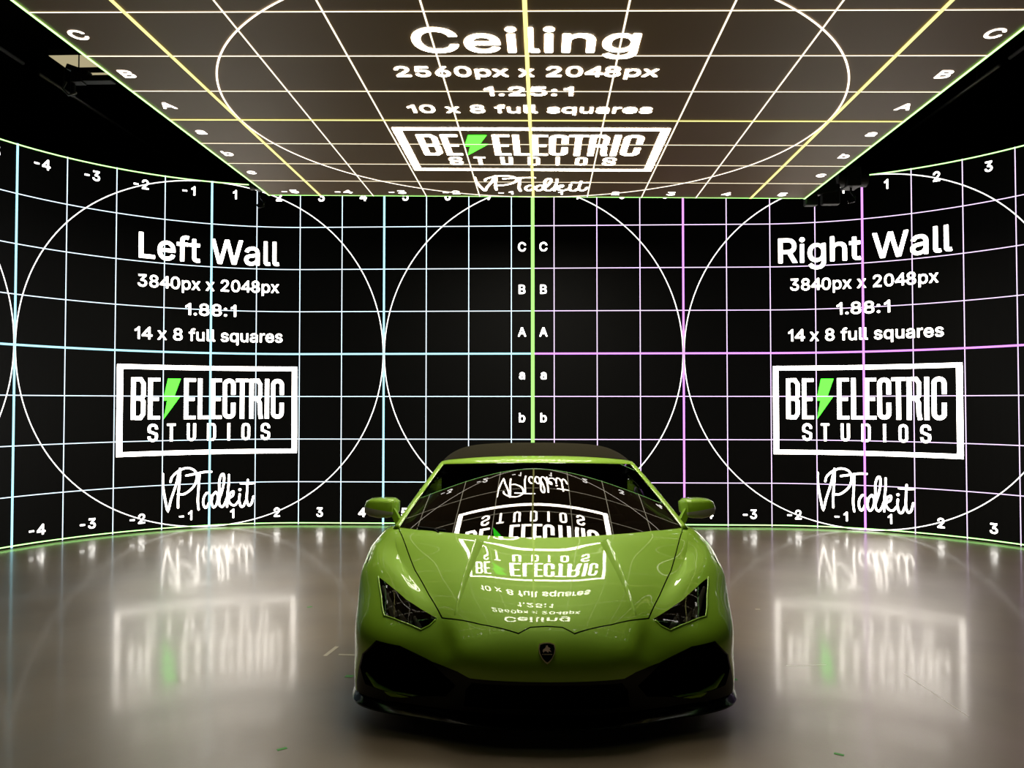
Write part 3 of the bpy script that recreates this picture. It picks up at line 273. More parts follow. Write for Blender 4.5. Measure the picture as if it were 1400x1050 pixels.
def logo_letter(mb, mp, ch, a, b, w_, h_, t, off):
    th = t*.8
    def S(pts, wd=t, closed=False): polyline(mb, mp, [(a+x, b+y) for x, y in pts], wd, off, closed)
    r = min(w_*.33, .09)
    if ch == 'E': S([(t/2, 0), (t/2, h_)]); [S([(t*.9, y), (x, y)], th) for y, x in ((th/2, w_), (h_-th/2, w_), (h_*.49, w_*.9))]
    elif ch == 'L': S([(t/2, 0), (t/2, h_)]); S([(t*.9, th/2), (w_, th/2)], th)
    elif ch == 'I': S([(w_/2, 0), (w_/2, h_)], min(w_, t))
    elif ch == 'T': S([(w_/2, 0), (w_/2, h_-th*.5)]); S([(0, h_-th/2), (w_, h_-th/2)], th)
    elif ch in 'CUS': S(rrect(w_, h_, t, r, ch))
    elif ch == 'O': S(rrect(w_, h_, t, r, 'O'), closed=True)
    elif ch == 'D':
        S([(t/2, 0), (t/2, h_)]); S([(t*.9, h_-th/2), (w_-t/2-r*.6, h_-th/2), (w_-t/2-.01, h_-th/2-.02), (w_-t/2, h_-th/2-r), (w_-t/2, th/2+r), (w_-t/2-.01, th/2+.02), (w_-t/2-r*.6, th/2), (t*.9, th/2)], t*.92)
    elif ch in 'BR':
        S([(t/2, 0), (t/2, h_)]); x1 = w_-t/2; m = h_*.50
        S([(t*.9, h_-th/2), (x1-r*.6, h_-th/2), (x1, h_-th/2-r), (x1, m+r*.7), (x1-r*.5, m), (t*.9, m)], t*.92)
        if ch == 'B': S([(x1-r*.5, m), (x1, m-r*.7), (x1, th/2+r), (x1-r*.6, th/2), (t*.9, th/2)], t*.92)
        else: S([(x1-r*.6, m), (x1-.01, m-r), (x1-.005, h_*.15), (x1+.02, 0)], t*.95)
LET = [('B', -1.66, -1.36), ('E', -1.31, -1.06), ('E', -.56, -.31), ('L', -.265, -.02), ('E', .01, .25), ('C', .27, .55), ('T', .555, .84), ('R', .86, 1.15), ('I', 1.195, 1.315), ('C', 1.35, 1.64)]
LET2 = [('S', -1.31, -1.10), ('T', -.91, -.73), ('U', -.49, -.30), ('D', -.06, .13), ('I', .37, .45), ('O', .69, .88), ('S', 1.12, 1.33)]
BOLT = [(-.90, -.60), (-.63, -.60), (-.76, -.99), (-.63, -.99), (-.985, -1.52), (-.915, -1.10), (-1.0, -1.10)]
def vp_pts(l):
    out = []
    for x, y in l:
        a = (x-690)/575 if x > 690 else (x-690)/547
        yl = 262+28*x/690 if x < 690 else 290+35*(x-690)/580
        out.append((a, -3-(y-yl)/500))
    return out
SCRIPT = [[(150,140),(153,280),(183,450),(212,560),(245,440),(300,280),(325,180),(345,100)], [(238,240),(255,185),(320,128),(400,98),(470,105),(520,140),(542,200),(520,290),(460,355),(390,390),(325,385)],
 [(346,98),(346,180),(335,320),(327,440),(328,535)], [(418,182),(520,170),(620,157),(712,160)], [(572,185),(562,350),(555,480),(566,580)],
 [(655,400),(625,450),(620,520),(645,568),(680,530),(700,450),(680,400),(655,400)], [(690,480),(712,500),(722,470)], [(765,400),(728,440),(718,520),(745,572),(785,530),(797,450),(775,400),(755,405)],
 [(796,510),(812,400),(812,280),(838,205),(868,207),(870,290),(845,400),(812,490),(820,555),(855,575),(888,530),(906,480)], [(932,215),(930,320),(915,450),(912,580)], [(912,510),(950,430),(990,412),(982,460),(930,495),(960,555),(1010,572),(1055,530)],
 [(1070,450),(1065,520),(1085,590),(1120,590),(1150,530)], [(1172,292),(1165,400),(1160,520),(1185,590),(1220,572),(1245,490)], [(1083,325),(1170,335),(1260,335)]]
def build_screen(root, mp, WH, title, res, ratio, squares, na, half, thick, thin, circ, circles, thick_cols, titlew, seam_side, edge_full):
    """everything the screen shows; half = half width in squares"""
    E_ = root
    # grid
    g = MB(); k = MB()
    cols = [c for c in range(-int(half), int(half)+1)]
    for c in cols:
        if abs(c) == half: continue
        (ribbon(k, mp, (c, -4), (c, 4), .046, .0048, 1) if c in thick_cols else ribbon(g, mp, (c, -4), (c, 4), .019, .0030, 1))
    ns = int(half*12)
    for r in range(-3, 4):
        (ribbon(k, mp, (-half, r), (half, r), .042, .0044, ns) if r == 0 else ribbon(g, mp, (-half, r), (half, r), .018, .0034, ns))
    g.build('grid_lines', thin, E_); k.build('centre_lines', thick, E_)
    # green border
    e = MB()
    ribbon(e, mp, (-half, 3.98), (half, 3.98), .024, .0052, ns); ribbon(e, mp, (-half, -3.962), (half, -3.962), .022, .0052, ns)
    for sd in (-1, 1):
        if not seam_side or sd != seam_side: ribbon(e, mp, (sd*(half-.02), -4), (sd*(half-.02), 4), .032, .0056, 1)
    e.build('border_line', M['green'], E_)
    if seam_side:
        e = MB(); ribbon(e, mp, (seam_side*(half-.022), -4), (seam_side*(half-.020), 4), .040, .0056, 1); e.build('seam_line', M['seam'], E_)
    # circles
    for cx in circles:
        m_ = MB(); run = []
        for i in range(241):
            t = 2*PI*i/240; p = (cx+3.985*math.cos(t), 3.985*math.sin(t))
            if abs(p[0]) <= half: run.append(p)
            else:
                if len(run) > 1: polyline(m_, mp, run, .020, .0038)
                run = []
        if len(run) > 1: polyline(m_, mp, run, .020, .0038)
        if m_.v: m_.build('guide_circle', circ, E_)
    # lettering
    m_ = MB(); text(m_, mp, title, -.01, 2.08, .575, titlew, .0020); m_.build('title_text', WH, E_)
    m_ = MB(); text(m_, mp, res, -.02, 1.44, .275, 3.06, .0020); m_.build('resolution_text', WH, E_)
    m_ = MB(); text(m_, mp, ratio, .0, .86, .275, 1.10, .0020); m_.build('ratio_text', WH, E_)
    m_ = MB(); text(m_, mp, squares, .0, .27, .275, 3.2, .0020); m_.build('squares_text', WH, E_)
    lg = MB(); o_ = 1.95; t = .115
    for p0, p1 in (((-o_, -.35), (o_, -.35)), ((-o_, -2.28), (o_, -2.28))): ribbon(lg, mp, p0, p1, .100, .0022, 40)
    for sx in (-1, 1): ribbon(lg, mp, (sx*(o_-.06), -.36), (sx*(o_-.06), -2.27), .125, .0022, 1)
    lf = lg.build('logo_frame', WH, E_)
    for ch, a0, a1 in LET:
        m_ = MB(); logo_letter(m_, mp, ch, a0, -1.52, a1-a0, .93, .094, .0020); m_.build('logo_letter', WH, lf)
    for ch, a0, a1 in LET2:
        m_ = MB(); logo_letter(m_, mp, ch, a0, -2.02, a1-a0, .40, .058, .0020); m_.build('small_logo_letter', WH, lf)
    tri = tessellate_polygon([[Vector((x, y, 0)) for x, y in BOLT]])
    tag(MB().add([mp(x, y, .0024) for x, y in BOLT], tri).build('lightning_bolt', M['bolt'], lf), 'green lightning bolt')
    m_ = MB()
    for s in SCRIPT: polyline(m_, mp, spline(vp_pts(s), 4), .044, .0020, rnd=True)
    disc(m_, mp, vp_pts([(1072, 397)])[0], .032, .002)
    m_.build('script_lettering', WH, E_)
    # column numbers and row letters
    m_ = MB(); n = int(half)
    for i in range(1, n+1):
        for sg in (-1, 1):
            s = ('-' if sg < 0 else '')+str(i)
            for b in (3.62, -3.82):
                m_ = MB(); text(m_, mp, s, sg*(i-.5), b, .215, None, .0020, True); m_.build('column_number', M['number'], E_)
    for sd in (-1, 1):
        xa = sd*(7.25 if half > 6 else 4.77)
        for s, b in (('C', 2), ('B', 1), ('A', 0), ('a', -1), ('b', -2), ('c', -3)):
            m_ = MB(); text(m_, mp, s, xa, b+.40, .215, None, .0020, True); m_.build('row_letter', M['number'], E_)
def screen_body(name, mp, half, mat, parent, label, depth=.09, n=90):
    v = []; f = []
    A = [-half+2*half*i/n for i in range(n+1)]
    for a in A: v += [mp(a, -4, 0), mp(a, 4, 0), mp(a, 4, -depth), mp(a, -4, -depth)]
    for i in range(n):
        for j in range(4):
            f.append((4*i+j, 4*i+(j+1) % 4, 4*i+4+(j+1) % 4, 4*i+4+j))
    f += [(0, 1, 2, 3), tuple(4*n+q for q in (3, 2, 1, 0))]
    return tag(mesh(name, v, f, mat, parent), label)
def centre(mp): return Vector(mp(0, -4, 0))
def reparent_local(root):
    for c in root.children: c.location = c.location - root.location if False else c.location
def screen_thing(name, mp, label, cat, **kw):
    root = empty(name, centre(mp)); tag(root, label, cat)
    l = root.location.copy()
    mp2 = lambda a, b, off: tuple(Vector(mp(a, b, off))-l)
    screen_body('led_panel', mp2, kw['half'], kw.pop('panel'), root, None)
    build_screen(root, mp2, **kw)
    return root
screen_thing('led_wall', map_left, 'curved left LED wall showing "Left Wall" with pale blue grid', 'led screen', panel=M['led_black'], WH=M['white'], title='Left Wall', res='3840px x 2048px', ratio='1.88:1', squares='14 x 8 full squares', na=15, half=7.5,
             thick=M['cyan'], thin=M['cyan_thin'], circ=M['circle'], circles=(-8, 0, 8), thick_cols=(-4, 0, 4), titlew=3.05, seam_side=1, edge_full=True)
screen_thing('led_wall', map_right, 'curved right LED wall showing "Right Wall" with purple grid', 'led screen', panel=M['led_black'], WH=M['white'], title='Right Wall', res='3840px x 2048px', ratio='1.88:1', squares='14 x 8 full squares', na=15, half=7.5,
             thick=M['purple'], thin=M['purple_thin'], circ=M['circle'], circles=(-8, 0, 8), thick_cols=(-4, 0, 4), titlew=3.60, seam_side=-1, edge_full=True)
screen_thing('led_ceiling_screen', map_ceil, 'flat overhead LED screen showing "Ceiling" with yellow grid above the car', 'led screen', panel=M['led_floor_glow'], WH=M['white_c'], title='Ceiling', res='2560px x 2048px', ratio='1.25:1', squares='10 x 8 full squares', na=10, half=5,
             thick=M['yellow'], thin=M['yellow_thin'], circ=M['circle_c'], circles=(0,), thick_cols=(-4, 0, 4), titlew=2.42, seam_side=0, edge_full=True)
# ------------------------------------------------------------------ the car
M['paint'] = pbr('green_car_paint', (.29, .54, .005), .60, metal=.20, coat=1.0, crough=.012, cior=1.38, spec=.5)
M['black_gloss'] = pbr('black_gloss_trim', (.004, .004, .004), .12, spec=.4)
M['lower_shade_black'] = pbr('lower_bumper_shade_black', (.004, .005, .003), .45, spec=.25)  # trim black that also paints in the shade below the nose and corners
M['black_matt'] = pbr('black_plastic', (.006, .006, .006), .7, spec=.2)
M['void'] = pbr('dark_duct', (.002, .002, .002), .9, spec=.05)
M['gap'] = pbr('panel_gap_rubber', (.001, .001, .001), .9, spec=.0)
M['fabric'] = pbr('soft_top_canvas', (.020, .0165, .006), .95, spec=.1, bump=.3, bscale=600)
M['tyre'] = pbr('tyre_rubber', (.012, .012, .012), .75)
M['rim'] = pbr('dark_alloy', (.03, .03, .03), .25, metal=.8)
M['disc'] = pbr('brake_steel', (.25, .25, .25), .3, metal=1.)
M['glass'] = glassy('windscreen_glass', (.14, .15, .14), 1.5)
M['lamp_glass'] = glassy('headlight_cover_glass', (.9, .9, .9), 1.5)
M['side_glass'] = glassy('side_window_glass', (.12, .13, .12), 1.5)
M['lamp_grey'] = pbr('headlight_reflector', (.55, .48, .38), .35)
M['mirror_grey'] = pbr('mirror_underside_grey', (.40, .37, .30), .35)
M['mirror_glass'] = pbr('mirror_glass', (.8, .8, .8), .02, metal=1.)
M['gold'] = pbr('badge_gold', (.80, .66, .36), .3, metal=.35)
M['bull'] = pbr('badge_bull_gold', (.85, .62, .45), .35, metal=.3)
M['leather'] = pbr('seat_leather', (.012, .012, .012), .5)
M['disp'] = pbr('dash_silver', (.12, .12, .12), .3, metal=.6)
ZC=[(-.1,.40),(.02,.44),(.125,.495),(.15,.509),(.25,.563),(.35,.609),(.45,.650),(.55,.688),(.65,.7225),(.75,.7552),(.85,.7870),(.95,.8185),(1.15,.879),(3,.9)]
KC=[(.1,.45),(.28,.30),(.42,.195),(.58,.15),(.76,.114),(.97,.065),(1.2,.04),(3,.04)]
def hz(x,t):
    xe=np.interp(t,(.1,.28,.4,.565,.76,.97),(.45,.51,.555,.635,.715,.775))
    return np.interp(t,*zip(*ZC))-np.interp(t,*zip(*KC))*(.62*x*x+.38*x**4/xe**2)
ROWS=[
 [(0,.085,.12),(.2,.09,.12),(.40,.13,.12),(.57,.19,.12),(.72,.24,.12),(.84,.30,.12),(.915,.38,.12),(.948,.50,.12),(.955,.628,.12)],
 [(0,.055,.20),(.2,.062,.20),(.385,.10,.20),(.52,.165,.20),(.71,.22,.20),(.83,.285,.20),(.912,.375,.20),(.95,.49,.20),(.958,.585,.20)],
 [(0,.018,.30),(.2,.028,.30),(.37,.07,.30),(.52,.145,.30),(.69,.20,.30),(.815,.265,.295),(.900,.365,.29),(.945,.48,.29),(.955,.562,.28)],
 [(0,.04,.40),(.2,.055,.402),(.385,.098,.40),(.475,.175,.395),(.665,.218,.405),(.79,.265,.41),(.892,.35,.415),(.942,.47,.41),(.955,.565,.39)],
 [(0,.135,None),(.2,.15,None),(.39,.215,None),(.51,.28,None),(.65,.33,.512),(.785,.41,.535),(.885,.50,.540),(.943,.57,.52),(.957,.60,.48)],
 [(0,.29,None),(.2,.305,None),(.40,.345,None),(.555,.40,None),(.68,.48,.598),(.80,.58,.628),(.895,.67,.642),(.950,.71,.63),(.960,.69,.60)],
 [(0,.49,None),(.2,.50,None),(.41,.53,None),(.635,.565,None),(.735,.635,.652),(.825,.71,.678),(.905,.78,.690),(.953,.82,.672),(.962,.80,.645)],
 [(0,.69,None),(.2,.70,None),(.42,.73,None),(.715,.76,None),(.785,.81,.712),(.852,.87,.733),(.918,.92,.735),(.957,.95,.710),(.963,.94,.675)],
 [(0,.86,None),(.2,.88,None),(.44,.92,None),(.775,.97,None),(.825,1.0,.79),(.872,1.04,.79),(.922,1.08,.762),(.952,1.10,.70),(.957,1.11,.645)],
 [(0,1.14,None),(.2,1.14,None),(.45,1.16,.85),(.79,1.18,.81),(.835,1.2,.80),(.88,1.22,.79),(.922,1.25,.745),(.942,1.27,.60),(.945,1.28,.33)],
 [(0,1.38,.93),(.2,1.38,.93),(.45,1.38,.91),(.79,1.38,.785),(.83,1.38,.785),(.872,1.38,.775),(.912,1.36,.71),(.925,1.33,.45),(.915,1.27,.13)],
 [(0,1.8,.97),(.2,1.8,.97),(.45,1.8,.93),(.78,1.8,.785),(.82,1.8,.788),(.862,1.8,.775),(.905,1.8,.69),(.918,1.8,.42),(.905,1.8,.12)],
 [(0,2.3,.93),(.2,2.3,.93),(.45,2.3,.89),(.75,2.3,.80),(.80,2.3,.805),(.855,2.3,.79),(.905,2.3,.70),(.92,2.3,.42),(.905,2.3,.12)],
 [(0,2.75,.86),(.2,2.75,.86),(.45,2.75,.85),(.73,2.75,.83),(.80,2.75,.84),(.87,2.75,.815),(.93,2.75,.72),(.94,2.8,.45),(.92,2.9,.12)],
 [(0,3.05,.88),(.2,3.05,.88),(.45,3.05,.87),(.72,3.05,.85),(.80,3.05,.855),(.88,3.05,.83),(.945,3.05,.74),(.962,3.05,.52),(.95,3.06,.30)],
 [(0,3.4,.87),(.2,3.4,.87),(.45,3.4,.865),(.71,3.4,.85),(.80,3.4,.86),(.88,3.4,.835),(.945,3.4,.79),(.968,3.4,.74),(.968,3.4,.70)],
 [(0,3.75,.85),(.2,3.75,.85),(.45,3.75,.85),(.70,3.75,.84),(.79,3.75,.84),(.87,3.75,.82),(.94,3.76,.74),(.958,3.77,.52),(.95,3.77,.33)],
 [(0,4.10,.85),(.2,4.10,.85),(.45,4.09,.85),(.68,4.06,.84),(.77,4.03,.83),(.85,3.99,.80),(.92,3.93,.70),(.935,3.86,.50),(.93,3.80,.22)],
 [(0,4.26,.74),(.2,4.25,.74),(.45,4.23,.74),(.66,4.19,.73),(.75,4.15,.71),(.83,4.09,.67),(.90,4.0,.58),(.92,3.92,.42),(.92,3.84,.18)],
 [(0,4.28,.45),(.2,4.27,.45),(.45,4.24,.45),(.65,4.2,.45),(.74,4.16,.44),(.82,4.1,.42),(.885,4.02,.38),(.91,3.94,.30),(.915,3.87,.15)],
 [(0,4.18,.20),(.2,4.17,.20),(.45,4.15,.20),(.64,4.11,.20),(.73,4.07,.20),(.80,4.02,.19),(.86,3.96,.17),(.89,3.92,.15),(.90,3.88,.13)],
]
P=np.array([[ (x,t,hz(x,t) if z is None else z) for x,t,z in r] for r in ROWS],float)
for _r,_d in zip((3,4,5,6,7),(.001,-.0019,.0001,.0006,.0002)): P[_r,:3,2]+=_d
def bas(n,s):
    # rows of basis: parameter s array in [0,n-1]; control index -1..n
    i=np.minimum(np.floor(s).astype(int),n-2);f=s-i
    w=np.stack([(1-f)**3/6,(3*f**3-6*f**2+4)/6,(-3*f**3+3*f**2+3*f+1)/6,f**3/6],1)
    B=np.zeros((len(s),n+2))
    for k in range(4): B[np.arange(len(s)),i+k]=w[:,k]
    return B
def ext(Q):
    a=np.concatenate([(2*Q[0]-Q[1])[None],Q,(2*Q[-1]-Q[-2])[None]],0)
    m=a[:,1:2]*np.array([-1,1,1]);e=2*a[:,-1:]-a[:,-2:-1]
    return np.concatenate([m,a,e],1)
def solve(P,it=6):
    Q=P.copy();n,m=P.shape[:2]
    A=bas(n,np.arange(n).astype(float));B=bas(m,np.arange(m).astype(float))
    for _ in range(it):
        S=np.einsum('ij,jkc,lk->ilc',A,ext(Q),B);D=P-S;D[:,0,0]=0;Q=Q+D
    return Q
def evalsurf(Q,sv,su):
    n,m=Q.shape[:2]
    return np.einsum('ij,jkc,lk->ilc',bas(n,np.asarray(sv,float)),ext(Q),bas(m,np.asarray(su,float)))

Q = solve(P)
sv = np.concatenate([np.linspace(0, 10, 261)[:-1], np.linspace(10, 20, 81)]); su = np.linspace(0, 8, 177)
G = evalsurf(Q, sv, su); G[:, 0, 0] = 0
CAR = empty('sports_car', (.108, 3.5, 0)); CAR.rotation_euler = (0, 0, math.radians(1.5))
tag(CAR, 'bright green low sports car with black soft top facing the viewer', 'car')
nr, nc = G.shape[:2]
bm = bmesh.new(); lay = bm.faces.layers.int.new('row')
V = [[bm.verts.new(tuple(G[i, j])) for j in range(nc)] for i in range(nr)]
for i in range(nr-1):
    for j in range(nc-1):
        s_ = (sv[i]+sv[i+1])/2; u_ = (su[j]+su[j+1])/2
        if 8.35 < s_ < 13.6 and u_ < 3.02: continue          # cabin opening
        f = bm.faces.new((V[i][j], V[i][j+1], V[i+1][j+1], V[i+1][j])); f[lay] = int(s_*10)
bm.normal_update()
FULL = BVHTree.FromBMesh(bm)
def drop(x, t):
    h = FULL.ray_cast(Vector((abs(x), t, 2.)), Vector((0, 0, -1)))
    n = h[1]; n = n if n.z > 0 else -n
    p = h[0]
    if x < 0: return Vector((-p.x, p.y, p.z)), Vector((-n.x, n.y, n.z))
    return p, n
PR = {'xt': (lambda c: (c.x, c.y), lambda d: Vector((-d[1], d[0], 0))), 'xz': (lambda c: (c.x, c.z), lambda d: Vector((-d[1], 0, d[0]))), 'tz': (lambda c: (c.y, c.z), lambda d: Vector((0, -d[1], d[0])))}
def lift(pr, p): return Vector((p[0], p[1], 0)) if pr == 'xt' else (Vector((p[0], 0, p[1])) if pr == 'xz' else Vector((0, p[0], p[1])))
def segdist(p, a, b):
    dx, dy = b[0]-a[0], b[1]-a[1]; l2 = dx*dx+dy*dy; t = max(0, min(1, ((p[0]-a[0])*dx+(p[1]-a[1])*dy)/l2))
    return math.hypot(p[0]-a[0]-t*dx, p[1]-a[1]-t*dy)
def cut(pr, pts, cond, closed=False, half=0.):
    """knife the shell along a polyline seen in one projection; half > 0 cuts both sides of a gap"""
    n = len(pts)
    for i in range(n if closed else n-1):
        a, b = pts[i], pts[(i+1) % n]; l = math.hypot(b[0]-a[0], b[1]-a[1]); d = ((b[0]-a[0])/l, (b[1]-a[1])/l)
        no = PR[pr][1](d).normalized()
        for o_ in ((-half, half) if half else (0,)):
            fs = [f for f in bm.faces if cond(f.calc_center_median()) and segdist(PR[pr][0](f.calc_center_median()), a, b) < .016]
            if not fs: continue
            geom = list({v for f in fs for v in f.verts})+list({e for f in fs for e in f.edges})+fs
            bmesh.ops.bisect_plane(bm, geom=geom, dist=1e-6, plane_co=lift(pr, a)+no*o_, plane_no=no)
HOODL = [(0, .1365), (.0735, .1335), (.127, .110), (.30, .178), (.490, .274), (.570, .423), (.664, .625), (.80, 1.0), (.828, 1.115)]
LAMP = [(.850, .600), (.835, .540), (.811, .460), (.795, .394), (.776, .342), (.685, .290), (.586, .246), (.545, .258), (.514, .280), (.596, .337), (.678, .401), (.764, .496)]
INTAKE = [(.795, .392), (.87, .315), (.893, .24), (.86, .175), (.62, .155), (.46, .18), (.41, .245), (.52, .325), (.68, .385)]
GRILLE = [(-.02, .270), (.335, .270), (.365, .23), (.375, .145), (-.02, .145)]
LOWER = [(-.02, .287), (.345, .290), (.40, .312), (.52, .332), (.68, .388), (.80, .398), (.878, .315), (.902, .24), (.915, .16), (.905, .06), (-.02, .06)]
DUCT = [(2.40, .52), (2.62, .66), (2.80, .68), (2.80, .38), (2.6, .34)]
top = lambda c: c.z > .40 and c.y < 1.3
lampc = lambda c: c.z > .42 and c.y < .7
front = lambda c: c.y < .47
side = lambda c: c.x > .80 and c.y > 1.2 and c.y < 3.
G_ = .0028
cut('xt', HOODL, top, half=G_)
HOODB = [(.818*s, .83+.22*s*s+.02*s**4+.010) for s in [i/10 for i in range(11)]]
cut('xt', HOODB, lambda c: c.z > .74 and .8 < c.y < 1.1)
cut('xt', LAMP, lampc, closed=True)
cut('xz', INTAKE, front, closed=True)
cut('xz', GRILLE[:4], front)
cut('xz', LOWER[:10], front)
cut('tz', DUCT, side, closed=True)
DOOR1 = [(1.36, .12), (1.34, .78)]; DOOR2 = [(2.34, .12), (2.36, .5), (2.50, .80)]
cut('tz', DOOR1, side, half=G_); cut('tz', DOOR2, side, half=G_)
bm.normal_update()
for v in bm.verts:
    if abs(v.co.x) < 1e-5: v.normal = Vector((0, v.normal.y, v.normal.z)).normalized()
NRM = {v: v.normal.copy() for v in bm.verts}
# make normals point outward
sgn = 1 if NRM[V[40][5]].y < 0 or NRM[V[120][5]].z > 0 else -1
hood_poly = HOODL+[(.828, 1.6), (0, 1.6)]
grp = {}
def classify(f):
    c = f.calc_center_median(); r = f[lay]/10
    if top(c):
        d = min(segdist((c.x, c.y), HOODL[i], HOODL[i+1]) for i in range(len(HOODL)-1))
        if d < G_: return 'hoodgap'
    if lampc(c) and inside((c.x, c.y), LAMP): return 'lamp'
    if front(c) and inside((c.x, c.z), INTAKE): return 'intake'
    if front(c) and inside((c.x, c.z), GRILLE): return 'grille'
    if front(c) and inside((c.x, c.z), LOWER): return 'lower'
    if c.x < .818 and c.y < 1.3 and c.z > .7 and c.y > .83+.22*(c.x/.818)**2+.02*(c.x/.818)**4+.010: return 'under_glass'
    if top(c) and inside((c.x, c.y), hood_poly): return 'hood'
    if side(c):
        if inside((c.y, c.z), DUCT): return 'duct'
        for D_, gn in ((DOOR1, 'gap1'), (DOOR2, 'gap2')):
            if min(segdist((c.y, c.z), D_[i], D_[i+1]) for i in range(len(D_)-1)) < G_: return gn
        l1 = 1.35; l2 = 2.35+max(0, c.z-.5)*.4
        if c.z < .17: return 'sill'
        if l1 < c.y < l2: return 'door'
    if r < 3.9 and (c.x < .62 or c.y < .34): return 'bumper'
    if c.y < .34: return 'bumper'
    if r < 10.5 and c.y < 1.36: return 'fender'
    if r > 17.6: return 'rear'
    if c.x < .70 and c.y > 2.7: return 'deck'
    return 'quarter'
for f in bm.faces: grp.setdefault(classify(f), []).append(f)
def faces_mesh(name, fs, mat, parent, mirror=0, off=0., normals=True):
    """mirror 0: right half as is, -1: left copy, 2: both halves joined"""
    idx = {}; v = []; nm = []; f = []
    for fc in fs:
        q = []
        for vt in fc.verts:
            if vt not in idx:
                idx[vt] = len(v); n_ = NRM[vt]*sgn; v.append(vt.co+n_*off); nm.append(n_)
            q.append(idx[vt])
        f.append(q if sgn > 0 else q[::-1])
    V_, N_, F_ = v, nm, f
    if mirror: mv = [Vector((-p.x, p.y, p.z)) for p in v]; mn = [Vector((-p.x, p.y, p.z)) for p in nm]; mf = [q[::-1] for q in f]
    if mirror == -1: V_, N_, F_ = mv, mn, mf
    if mirror == 2: n0 = len(v); V_ = v+mv; N_ = nm+mn; F_ = f+[[i+n0 for i in q] for q in mf]
    o = mesh(name, V_, F_, mat, parent, True)
    if mirror == 2:
        b2 = bmesh.new(); b2.from_mesh(o.data); b2.verts.ensure_lookup_table()
        key = {}
        b2.free()
    if normals: o.data.normals_split_custom_set_from_vertices([tuple(n) for n in N_])
    return o
def recess(name, fs, depth, mat, parent, mirror, shrink=0.):
    """a bowl behind an opening: floor set back by depth along the mean normal, with side walls"""
    nmean = Vector((0, 0, 0))
    for fc in fs: nmean += NRM[fc.verts[0]]*sgn
    nmean.normalize(); d = -nmean*depth
    idx = {}; v = []; f = []
    for fc in fs:
        for vt in fc.verts:
            if vt not in idx: idx[vt] = len(v); v.append(vt.co.copy())
    n0 = len(v); cen = sum(v, Vector())/n0
    v += [p+d+(cen-p)*shrink for p in v]
    S_ = set(fs)
    for fc in fs:
        f.append([idx[x]+n0 for x in fc.verts])
        for e in fc.edges:
            if len([x for x in e.link_faces if x in S_]) == 1:
                a, b = idx[e.verts[0]], idx[e.verts[1]]; f.append([a, b, b+n0, a+n0])
    if mirror == -1: v = [Vector((-p.x, p.y, p.z)) for p in v]
    if mirror == 2: m0 = len(v); f = f+[[i+m0 for i in q][::-1] for q in f]; v = v+[Vector((-p.x, p.y, p.z)) for p in v]
    return mesh(name, v, f, mat, parent, False)
faces_mesh('hood', grp['hood'], M['paint'], CAR, 2)
hood = bpy.data.objects['hood']
faces_mesh('front_bumper', grp['bumper'], M['paint'], CAR, 2)
faces_mesh('hood_shut_line', grp['hoodgap'], M['gap'], CAR, 2, off=-.006, normals=False)
faces_mesh('lower_bumper', grp['lower'], M['lower_shade_black'], CAR, 2)
recess('lower_grille', grp['grille'], .03, M['void'], CAR, 2)
for sd in (0, -1):
    faces_mesh('front_fender', grp['fender'], M['paint'], CAR, sd)
    dr = faces_mesh('door', grp['door'], M['paint'], CAR, sd)
    for gn in ('gap1', 'gap2'): faces_mesh('door_shut_line', grp[gn], M['gap'], dr, sd, off=-.006, normals=False)
    faces_mesh('rear_fender', grp['quarter'], M['paint'], CAR, sd)
    faces_mesh('side_sill', grp['sill'], M['black_gloss'], CAR, sd, off=.004)
    recess('side_intake', grp['duct'], .07, M['void'], CAR, sd)
    recess('front_intake', grp['intake'], .11, M['void'], CAR, sd, .08)
faces_mesh('engine_lid', grp['deck'], M['black_matt'], CAR, 2)
faces_mesh('rear_bumper', grp['rear'], M['paint'], CAR, 2)
# fins on the hood
for sd in (1, -1):
    a = (.352, .822); b = (.430, .262); n = 40; mb = MB()
    for i in range(n+1):
        t = i/n; x = a[0]+(b[0]-a[0])*t; y = a[1]+(b[1]-a[1])*t
        env = min(1, t/.05)**.7*(1-.85*t**1.3)*(1 if t < .97 else (1-t)/.03)
        h = .030*env; wd = .028*(1-.78*t)+.003
        dx, dy = b[0]-a[0], b[1]-a[1]; L_ = math.hypot(dx, dy); px_, py_ = dy/L_, -dx/L_
        if px_ > 0: px_, py_ = -px_, -py_        # towards the middle of the car
        for (k, hh) in ((1.6, -.004), (1.0, .25*h), (.25, .93*h), (0, h), (-.07, .92*h), (-.16, -.004)):
            p, nn = drop(x+px_*wd*k, y+py_*wd*k); q = p+nn*hh; mb.v.append((q.x*sd, q.y, q.z))
    for i in range(n):
        for j in range(5):
            q = (6*i+j, 6*i+j+1, 6*i+7+j, 6*i+6+j); mb.f.append(q if sd < 0 else q[::-1])
    mb.f += [tuple(range(6)), tuple(range(6*n, 6*n+6))]
    auto_smooth(mb.build('crease_fin', M['paint'], hood), 50)
